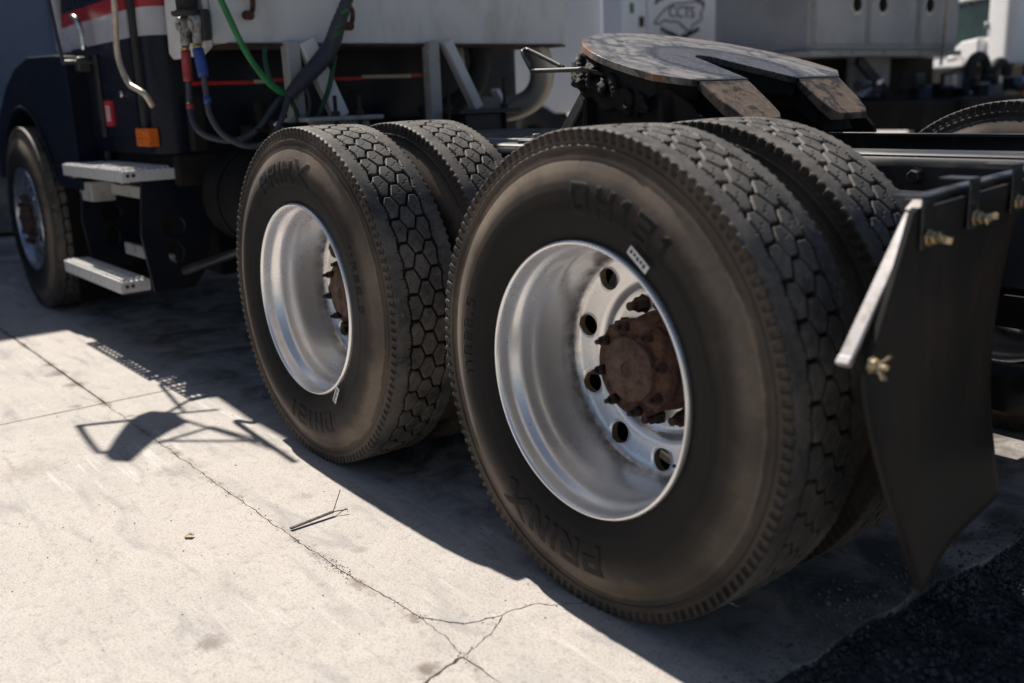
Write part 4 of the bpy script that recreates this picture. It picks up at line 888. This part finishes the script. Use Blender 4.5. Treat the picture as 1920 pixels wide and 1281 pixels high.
ho = [[(.05, .33), (.02, .60), (.05, .84), (.32, .84), (.36, .60), (.30, .40), (.24, .33)], [(.175 + .05 * math.cos(a_ * math.pi / 8), .625 + .045 * math.sin(a_ * math.pi / 8)) for a_ in range(16)], [(.17 + .035 * math.cos(a_ * math.pi / 8), .50 + .05 * math.sin(a_ * math.pi / 8)) for a_ in range(16)]]
for x in (-3.0, -3.94): obj('step_bracket', MB().prism(ho, lambda u, v, t: (t, u + .04, v), x - .02, x), 'navy', truck, .004)
obj('step_box', MB().box(-3.98, -3.77, .08, .20, .70, .80), 'gray_steel', truck, .006)
obj('step_rail', MB().box(-3.74, -3.02, .17, .19, .735, .79), 'gray_steel', truck, .003); obj('step_rail', MB().box(-3.70, -3.02, .19, .21, .43, .49), 'gray_steel', truck, .003)
obj('battery_box', MB().box(-3.85, -3.03, .42, .75, .36, .80), 'shade_black', truck, .02)
tk = MB().cyl((-2.78, .48, .76), (-2.10, .48, .76), .21, .21, 40); obj('air_tank', tk, 'shade_black', truck, .02)
obj('tank_strap', MB().rev([(-.02, .214), (.02, .214)], 40, c=(0, 0, 0)), 'shade_black', truck, loc=(-2.6, .48, .76), rot=(0, 0, math.pi / 2))
obj('support_arm', MB().cyl((-2.95, .22, .42), (-2.1, .72, .72), .022, .022, 10), 'frame', truck)
# ---- white cross beam behind the cab
obj('cross_beam', MB().box(-2.66, -2.40, .250, 2.10, 1.392, 2.02), 'white_steel', truck, .006)
obj('beam_flange', MB().box(-2.65, -2.385, .30, 2.09, 1.380, 1.390), 'rust_dark', truck, .002)
obj('end_plate', MB().prism([[(-2.84, 1.375), (-2.80, 2.1), (-2.41, 2.1), (-2.41, 1.378), (-2.50, 1.35), (-2.80, 1.35)]], lambda u, v, t: (u, t, v), .225, .247), 'white_steel', truck, .003)
for y, z in ((.395, 1.535), (.845, 1.50)):
    e_ = MB().tube([(-2.395, y - .02, z + .035), (-2.37, y - .005, z + .05), (-2.365, y + .018, z + .025), (-2.37, y + .016, z - .02), (-2.385, y - .002, z - .042)], .011, 8, 5); e_.cyl((-2.40, y, z - .035), (-2.355, y, z - .04), .018)
    obj('tie_down_hook', e_, 'rust', truck)
lg = MB(); lg.beam((-2.38, .572, .99), (-2.38, .568, 1.40), .062, .06, (1, 0, 0)); obj('beam_leg', lg, 'gray_steel', truck, .006)
lg = MB(); lg.beam((-2.36, .628, 1.40), (-2.36, .765, 1.085), .075, .05, (1, 0, 0)); obj('beam_brace', lg, 'white_steel', truck, .006)
lg = MB(); lg.beam((-2.38, 1.265, .99), (-2.38, 1.265, 1.40), .06, .06, (1, 0, 0)); obj('beam_leg', lg, 'gray_steel', truck, .006)
lg = MB(); lg.beam((-2.36, 1.335, 1.40), (-2.36, 1.50, 1.097), .05, .05, (1, 0, 0)); obj('beam_brace', lg, 'white_steel', truck, .006)
obj('beam_foot', MB().box(-2.45, -2.22, .54, .90, 1.072, 1.090).box(-2.42, -2.26, .58, .85, .987, 1.072), 'gray_steel', truck, .004)
obj('beam_foot', MB().box(-2.45, -2.22, 1.30, 1.66, 1.072, 1.094).box(-2.42, -2.26, 1.36, 1.60, .987, 1.072), 'frame', truck, .004)
for y in (.685, .80, 1.26, 1.58):
    bt = MB().cyl((-2.25, y, .98), (-2.25, y, 1.235 if y > 1.5 else 1.175), .009, .009, 10); hex_nut(bt, (-2.25, y, 1.09 if y < 1 else 1.094), .019, .022, Vector((0, 0, 1))); obj('u_bolt', bt, 'rust_dark', truck)
# ---- exhaust elbow and dark hoses right of the beam
obj('exhaust_pipe', MB().tube([(-2.50, 1.98, 1.40), (-2.50, 2.02, 1.30), (-2.52, 2.03, 1.20), (-2.58, 2.00, 1.12), (-2.68, 1.92, 1.08), (-2.78, 1.82, 1.09)], .062, 24, 6), 'pipe_tan', truck)
obj('intake_hose', MB().tube([(-2.55, 1.66, 1.40), (-2.55, 1.67, 1.30), (-2.57, 1.62, 1.18), (-2.62, 1.52, 1.10), (-2.7, 1.40, 1.06)], .055, 16, 6), 'black_rubber', truck)
obj('bracket_strut', MB().cyl((-2.46, 1.48, 1.40), (-2.46, 1.50, 1.18), .018, .018, 12), 'chrome_cream', truck)
obj('tail_bracket', MB().beam((-2.35, 1.60, 1.18), (-2.35, 1.66, 1.09), .02, .05, (1, 0, 0)), 'white_steel', truck)
# ---- hoses
gh = empty('hose_coupling', (0, 0, 0), truck)
obj('gladhand_bracket', MB().box(-2.58, -2.34, .19, .222, 1.40, 1.515).cyl((-2.45, .175, 1.50), (-2.45, .175, 1.70), .040, .045, 20).cyl((-2.43, .17, 1.495), (-2.43, .17, 1.515), .062, .066, 20), 'black_rubber', gh, .006)
for (x, y) in ((-2.50, .190), (-2.395, .200)):
    gl_ = MB().cyl((x, y, 1.468), (x, y - .035, 1.462), .038, .034, 20); gl_.cyl((x, y - .01, 1.45), (x, y - .02, 1.385), .024, .017, 16); gl_.cyl((x, y - .035, 1.462), (x, y - .045, 1.46), .022, .018, 16)
    obj('gladhand', gl_, 'casting', gh, .004)
    obj('gladhand_collar', MB().cyl((x, y - .02, 1.385), (x, y - .02, 1.368), .017, .017, 12), 'brass', gh)
obj('hose_grip', MB().tube([(-2.50, .170, 1.370), (-2.503, .170, 1.32), (-2.506, .170, 1.250)], .0195, 14, 3), 'grip_red', truck)
obj('hose_grip', MB().tube([(-2.395, .180, 1.370), (-2.385, .182, 1.32), (-2.375, .185, 1.262)], .0215, 14, 3), 'grip_blue', truck)
h1 = [(-2.506, .170, 1.255), (-2.505, .168, 1.20), (-2.49, .160, 1.12), (-2.45, .165, 1.06), (-2.42, .21, 1.025), (-2.38, .29, 1.012), (-2.34, .37, 1.05), (-2.33, .44, 1.13), (-2.33, .485, 1.178)]
h2 = [(-2.375, .185, 1.27), (-2.373, .186, 1.20), (-2.37, .19, 1.12), (-2.345, .225, 1.04), (-2.31, .31, .988), (-2.28, .395, 1.01), (-2.27, .455, 1.10), (-2.29, .495, 1.175)]
obj('air_hose', MB().tube(h1, .0125, 12, 8), 'hose_black', truck); obj('air_hose', MB().tube(h2, .0125, 12, 8), 'hose_black', truck)
obj('hose_band', MB().cyl((-2.497, .163, 1.165), (-2.493, .161, 1.142), .0150), 'grip_red', truck); obj('hose_band', MB().cyl((-2.372, .187, 1.185), (-2.371, .188, 1.160), .0155), 'grip_blue', truck)
bund = [(-2.28, .40, .995), (-2.29, .46, 1.09), (-2.30, .50, 1.175), (-2.30, .555, 1.225), (-2.30, .615, 1.275), (-2.30, .675, 1.33), (-2.29, .715, 1.385), (-2.27, .735, 1.45), (-2.25, .765, 1.53), (-2.23, .79, 1.62), (-2.22, .80, 1.8)]
obj('hose_bundle', MB().tube(bund[2:], lambda t: .024 + .012 * math.sin(min(1, t * 1.3) * 3.1) + .0015 * math.sin(t * 160), 14, 8), 'hose_black', truck)
for (t0_, a_) in ((6, .5), (7, .0), (7, .7), (8, .5)):
    p0 = Vector(bund[t0_]); p1 = Vector(bund[t0_ + 1]); d = (p1 - p0).normalized(); q_ = p0.lerp(p1, a_)
    mb = MB().tube([q_ - d * .014 + Vector((.026, -.014, .004)), q_ + Vector((.031, -.010, 0)), q_ + d * .014 + Vector((.029, .002, -.004))], .006, 8, 4); obj('bundle_wrap', mb, 'hose_green', truck)
obj('electric_cable', MB().tube([(-2.30, .215, 1.80), (-2.31, .245, 1.60), (-2.31, .29, 1.47), (-2.31, .345, 1.345), (-2.31, .415, 1.245), (-2.31, .475, 1.195), (-2.31, .53, 1.186)], .0125, 12, 8), 'hose_green', truck)
obj('electric_cable', MB().tube([(-2.36, .445, 1.38), (-2.35, .438, 1.31), (-2.34, .455, 1.235), (-2.32, .50, 1.19)], .0105, 10, 6), 'green_dark', truck)
obj('electric_cable', MB().tube([(-2.31, .51, 1.17), (-2.31, .535, 1.12), (-2.32, .548, 1.05), (-2.34, .53, .99)], .0105, 10, 6), 'green_dark', truck)
obj('electric_cable', MB().tube([(-2.31, .735, 1.34), (-2.31, .70, 1.22), (-2.32, .655, 1.12), (-2.33, .62, 1.06), (-2.34, .60, .99)], .011, 10, 6), 'green_dark', truck)
obj('air_hose', MB().tube([(-2.31, .57, 1.25), (-2.31, .60, 1.16), (-2.32, .585, 1.07), (-2.34, .56, .98)], .007, 8, 6), 'hose_black', truck)
obj('cable_tag', MB().cyl((-2.30, .435, 1.075), (-2.30, .455, 1.045), .012), 'paper', truck); obj('cable_tag', MB().cyl((-2.30, .455, 1.045), (-2.30, .461, 1.036), .0125), 'grip_red', truck)
obj('valve_body', MB().box(-2.40, -2.30, .50, .60, .99, 1.07).cyl((-2.33, .44, 1.02), (-2.33, .44, 1.09), .025).box(-2.42, -2.32, .36, .42, 1.04, 1.055), 'dark', truck, .005)

# ================================================================== BEYOND THE TRUCK
# second truck: gray cabinet behind its cab, engine clutter below
t2 = empty('service_truck', (-4.0, 7.6, 0)); tag(t2, 'parked truck carrying a gray three-door tool cabinet with round latches, behind the fifth wheel', 'truck')
def rel(mb_fn, o): pass
L2 = (4.0, -7.6, 0)
def part(name, mb, mat, par, off, bevel=0.0):
    o = obj(name, mb, mat, par, bevel); o.location = off; return o
part('cabinet', MB().box(-5.1, -4.02, 6.40, 8.92, 1.45, 2.9), 'cabinet', t2, L2, .02)
for y0, y1 in ((6.46, 7.225), (7.305, 8.09), (8.185, 8.88)):
    d_ = part('cabinet_door', MB().box(-4.02, -3.985, y0, y1, 1.50, 2.8), 'cabinet', t2, L2, .012)
    part('door_seal', MB().box(-4.02, -4.005, y0 - .035, y1 + .035, 1.472, 2.83), 'gray_steel', t2, L2)
for y, z in ((7.06, 1.86), (7.48, 1.865), (8.31, 1.88)):
    part('latch', MB().cyl((-3.985, y, z), (-3.965, y, z), .075, .07, 24).box(-3.97, -3.95, y - .03, y + .03, z - .04, z + .05), ['dark'], t2, L2, .006)
    part('latch_plate', MB().cyl((-3.984, y, z), (-3.975, y, z), .092, .09, 24), ['alu'], t2, L2)
part('cabinet_sill', MB().box(-5.1, -3.96, 6.35, 8.95, 1.40, 1.448), 'gray_steel', t2, L2)
part('pole', MB().cyl((-3.90, 8.45, 1.3), (-3.88, 8.53, 2.6), .014), 'chrome_cream', t2, L2)
part('under_body', MB().box(-6.5, -4.4, 6.2, 9.2, .95, 1.40).box(-3.7, -3.0, 6.6, 9.5, .75, .98), 'dark', t2, L2)
part('frame_rail', MB().box(-6.5, -.8, 7.2, 7.3, .78, 1.0).box(-6.5, -.8, 8.0, 8.1, .78, 1.0), 'frame', t2, L2)
part('rust_panel', MB().beam((-4.35, 6.6, 1.38), (-4.35, 7.2, .98), .12, .06, (1, 0, 0)).box(-4.39, -4.36, 6.62, 6.95, 1.0, 1.4), 'rust_dark', t2, L2)
part('gray_panel', MB().box(-4.38, -4.34, 7.55, 8.25, 1.02, 1.4), 'cabinet', t2, L2); part('brace', MB().beam((-4.2, 7.45, 1.38), (-4.2, 8.05, 1.0), .10, .05, (1, 0, 0)), 'frame', t2, L2)
rr_ = random.Random(5)
for i in range(26):
    y = rr_.uniform(6.6, 9.6); z = 1.0 + rr_.random() * .16; s_ = rr_.uniform(.03, .09); x = rr_.uniform(-3.7, -3.05)
    mm = rr_.choice(['dark', 'frame', 'dark', 'gray_steel', 'alu', 'blue_wall', 'frame'])
    mb = MB().box(x - s_, x + s_, y - s_, y + s_, z - .05, z + s_) if i % 3 else MB().cyl((x, y - s_, z), (x, y + s_, z + .02), s_ * .6, s_ * .4, 14)
    part('fitting', mb, mm, t2, L2, .008)
for (y, z, r_) in ((8.62, 1.20, .17), (9.05, 1.17, .14), (8.2, 1.10, .10)):
    mb = MB().tube([(-3.6, y + r_ * math.cos(a_ * math.pi / 6), z + r_ * math.sin(a_ * math.pi / 6)) for a_ in range(13)], .055, 12, 2); part('coiled_hose', mb, 'black_rubber', t2, L2)
part('lamp_housing', MB().box(-3.5, -3.4, 8.45, 8.80, .98, 1.12), 'gray_steel', t2, L2, .02)
part('reflector', MB().box(-3.0, -2.99, 8.3, 8.36, 1.0, 1.03), 'orange_bit', t2, L2)
part('wheel', MB().rev([(.0, .30), (.0, .44), (.03, .5), (.06, .53), (.22, .53), (.28, .44), (.28, .2)], 48, c=(-4.9, 6.15, .53)), 'black_rubber', t2, L2)
part('wheel', MB().rev([(.0, .30), (.0, .44), (.03, .5), (.06, .53), (.22, .53), (.28, .44), (.28, .2)], 48, c=(-1.6, 6.5, .53)), 'black_rubber', t2, L2)

# third truck: white sleeper back with map emblem
t3 = empty('white_sleeper_truck', (-6.2, 7.2, 0)); tag(t3, 'white truck body with an outlined map emblem, left of the gray cabinet', 'truck')
L3 = (6.2, -7.2, 0)
part('body', MB().box(-8.6, -6.04, 6.20, 8.30, .95, 3.4), 'cab_white', t3, L3, .03)
part('back_panel', MB().box(-6.04, -6.0, 6.42, 7.50, .98, 3.3), 'pale_wall', t3, L3, .01)
part('side_fairing', MB().box(-6.3, -5.98, 6.02, 6.33, 1.0, 3.3), 'pale_wall', t3, L3, .03)
part('green_mark', MB().box(-5.979, -5.975, 6.13, 6.18, 1.93, 2.03), 'hose_green', t3, L3); part('hinge', MB().box(-5.979, -5.965, 6.26, 6.32, 1.80, 1.90), 'rust_dark', t3, L3)
for y0, y1, mt in ((7.53, 7.60, 'ink'), (7.60, 7.645, 'orange_bit'), (7.645, 7.70, 'cabinet'), (7.70, 7.74, 'tape_white'), (7.74, 7.80, 'ink'), (7.80, 8.14, 'cab_white'), (8.14, 8.30, 'black_rubber')):
    part('vertical_trim', MB().box(-6.039, -6.0, y0, y1, 1.0, 3.3), mt, t3, L3)
# emblem: outline of a state map with text inside and arcs of script above and below
mapo = [(6.50, 1.84), (6.62, 1.95), (6.78, 2.035), (6.95, 2.05), (7.22, 2.075), (7.27, 2.02), (7.22, 1.95), (7.24, 1.90), (7.17, 1.86), (7.10, 1.83), (7.05, 1.765), (6.98, 1.79), (6.86, 1.86), (6.74, 1.86), (6.66, 1.875), (6.58, 1.835), (6.50, 1.84)]
part('map_emblem', MB().tube([(-5.997, y, z) for y, z in mapo], .0075, 6, 3), 'ink', t3, L3)
em = MB(); rs = random.Random(3)
for i in range(15):
    t_ = i / 14; y = 6.52 + .72 * t_; z = 2.17 - .10 * abs(t_ - .5) * 2 * abs(t_ - .5) * 2
    em.tube([(-5.997, y, z - .05 + rs.random() * .02), (-5.997, y + .02, z + rs.random() * .03), (-5.997, y + .035, z - .03)], .008, 6, 3)
    y = 6.60 + .56 * t_; z = 1.70 + .10 * abs(t_ - .5) * 2
    em.tube([(-5.997, y, z - .04), (-5.997, y + .018, z + .02 * rs.random()), (-5.997, y + .03, z - .03)], .008, 6, 3)
part('emblem_script', em, 'ink', t3, L3)
fc = bpy.data.curves.new('emblem_letters', 'FONT'); fc.body = 'CCTS'; fc.size = .165; fc.extrude = .002; fc.align_x = 'CENTER'
fo_ = bpy.data.objects.new('tmp', fc); C.objects.link(fo_); bpy.context.view_layer.update()
dg = bpy.context.evaluated_depsgraph_get(); tm = bpy.data.meshes.new_from_object(fo_.evaluated_get(dg)); bpy.data.objects.remove(fo_)
tm.materials.clear(); tm.materials.append(M['ink']); lo = link('emblem_letters', tm, t3, (6.2 - 5.996, -7.2 + 6.92, 1.905), (math.pi / 2, 0, math.pi / 2))
part('wheel', MB().rev([(.0, .30), (.0, .44), (.03, .5), (.06, .53), (.22, .53), (.28, .44), (.28, .2)], 48, c=(-7.6, 6.15, .53)), 'black_rubber', t3, L3)

# fourth: white cab at the right edge, turned so its flank catches the sun
t4 = empty('white_cab_truck', (-3.78, 9.6, 0), rot=(0, 0, R(-30))); tag(t4, 'white truck cab with dark window and curved fender beyond the gray cabinet', 'truck')
cbm = MB(); rows = []
for z in (1.31, 2.9):
    pts = [(-.38, 0)]
    for i in range(9): an = -math.pi / 2 + i / 8 * math.pi / 2; pts.append((-.12 + .12 * math.cos(an), .12 + .12 * math.sin(an)))
    pts += [(0, 2.2), (-.38, 2.2)]; rows.append([(x, y, z) for x, y in pts])
n = len(rows[0]); cbm.add(rows[0] + rows[1], [(i, (i + 1) % n, n + (i + 1) % n, n + i) for i in range(n)], 0, True); cbm.add(rows[1], [tuple(range(n))]); cbm.add(rows[0], [tuple(range(n))[::-1]])
cbo = obj('sleeper', cbm, 'cab_white', t4); es = cbo.modifiers.new('edge', 'EDGE_SPLIT'); es.split_angle = R(35)
obj('cab', MB().box(-2.6, -.39, .10, 2.2, 1.31, 2.9), 'cab_white', t4)
obj('side_window', MB().box(-1.9, -.46, .080, .098, 1.45, 2.02), 'glass', t4, .01)
obj('window_frame', MB().box(-1.9, -.40, .05, .098, 2.022, 2.10), 'cab_white', t4, .012); obj('door_pillar', MB().box(-.455, -.40, .03, .098, 1.31, 2.02), 'cab_white', t4, .015)
obj('door_seam', MB().box(.001, .004, .42, .428, 1.32, 2.8), 'ink', t4); obj('hinge', MB().cyl((-.42, .0, 1.68), (-.42, .0, 1.76), .028), 'cabinet', t4)
obj('fender', MB().prism([[(-1.12, 1.36), (-1.06, 1.43), (-.98, 1.43), (-.90, 1.53), (-.80, 1.575), (-.47, 1.60), (-.47, 1.31), (-.70, 1.33), (-.86, 1.40), (-1.0, 1.38)]], lambda u, v, t: (u, t, v), -.06, .078), 'cab_white', t4, .025)
obj('under_body', MB().box(-2.6, .2, .05, 2.2, .55, 1.30), 'dark', t4, .02)
obj('frame_rail', MB().box(.2, 3.0, .5, .62, .80, 1.05), 'dark', t4, .02)
obj('deck_box', MB().box(.2, 3.0, .2, 1.8, 1.06, 1.22), 'dark', t4, .02)
obj('wheel', MB().rev([(.0, .30), (.0, .44), (.03, .5), (.06, .53), (.22, .53), (.28, .44), (.28, .2)], 48, c=(-1.4, -.05, .53)), 'black_rubber', t4)

# white box trailer, far, with gray top rail
t5 = empty('white_trailer', (-10, 9.5, 0)); tag(t5, 'white box trailer with gray top rail below the green hedge, left of the map emblem', 'trailer'); L5 = (10, -9.5, 0)
part('trailer_box', MB().box(-13.5, -10.0, 8.82, 11.3, 1.15, 2.40), 'cab_white', t5, L5, .01)
part('top_rail', MB().box(-13.5, -9.97, 8.79, 11.33, 2.40, 2.50), 'cabinet', t5, L5)
part('corner_post', MB().box(-10.02, -9.95, 8.70, 8.80, 1.0, 2.5), 'blue_wall', t5, L5)
part('landing_gear', MB().box(-10.6, -10.4, 9.0, 9.15, .0, 1.15).box(-13, -10.1, 9.1, 11.0, .95, 1.15), 'dark', t5, L5)
part('tail_lamp', MB().cyl((-9.96, 9.05, 1.42), (-9.93, 9.05, 1.42), .13, .12, 24), 'glass', t5, L5)
# hedge far behind
bmv = []; bmf = []; 
for i in range(9000):
    x = rng.uniform(-19.5, -18); y = rng.uniform(11, 20); z = 1.8 + 3.6 * rng.random() ** .8 + .3 * math.sin(y * 2.1)
    s_ = rng.uniform(.05, .12); a_ = rng.random(3) * 6.28; q = Matrix.Rotation(a_[0], 3, 'X') @ Matrix.Rotation(a_[1], 3, 'Z'); o_ = len(bmv)
    for (p_, r_) in ((-1, 0), (0, -.6), (1, 0), (0, .6)): v = q @ Vector((p_ * s_, r_ * s_, 0)); bmv.append((x + v.x, y + v.y, z + v.z))
    bmf.append((o_, o_ + 1, o_ + 2, o_ + 3))
hg = empty('tree', (-18.7, 15.5, 0)); tag(hg, 'green leafy tree crown showing above the white trailer', 'tree')
me = bpy.data.meshes.new('crown'); me.from_pydata(bmv, [], bmf); me.materials.append(M['leaf']); co_ = link('crown', me, hg, (18.7, -15.5, 0))
part('trunk', MB().tube([(-18.7, 15.5, 0), (-18.75, 15.6, 1.6), (-18.6, 15.4, 3.6)], lambda t: .22 - .12 * t, 12, 4), 'twig', hg, (18.7, -15.5, 0))
# corrugated pale wall building behind
bw = empty('metal_building', (-14.5, 11, 0)); tag(bw, 'pale blue building with ribbed metal wall behind the exhaust elbow', 'building')
wl = MB().box(-15.5, -14.06, 5.5, 12.2, 0, 3.6); part('wall', wl, 'pale_wall', bw, (14.5, -11, 0))
rbm = MB().box(-.0, .055, -.06, .06, 0.0, 3.6).mesh('wall_rib', [M['pale_wall']])
for i in range(22): link('wall_rib', rbm, bw, (.445, -5.4 + i * .3, 0))
part('base_trim', MB().box(-14.06, -14.0, 5.5, 12.2, 0, .45), 'blue_wall', bw, (14.5, -11, 0))
# clutter low between the trucks
tag(obj('tool_chest', MB().box(-9.0, -8.2, 8.1, 8.7, -.05, .95).box(-9.05, -8.15, 8.05, 8.75, .95, 1.0), 'black_rubber', bevel=.03), 'dark crate standing low in front of the pale ribbed wall', 'crate')
# building on the left whose shade covers the truck's nose
bl = empty('blue_building', (-9.6, 0, 0)); tag(bl, 'blue gray metal building wall behind the truck cab at the left edge', 'building')
part('wall', MB().box(-12.5, -9.56, -9, 4.4, 0, 6.45), 'blue_wall', bl, (9.6, 0, 0)); part('roof', MB().box(-12.7, -9.36, -9.2, 4.6, 6.45, 6.6), 'cabinet', bl, (9.6, 0, 0))
rbm2 = MB().box(-.0, .02, -.02, .02, 0.0, 6.45).mesh('wall_seam', [M['blue_wall']])
for i in range(22): link('wall_seam', rbm2, bl, (.04, -8.7 + i * .6, 0))
part('base_trim', MB().box(-9.56, -9.50, -9, 4.4, 0, .9), 'pebble', bl, (9.6, 0, 0))
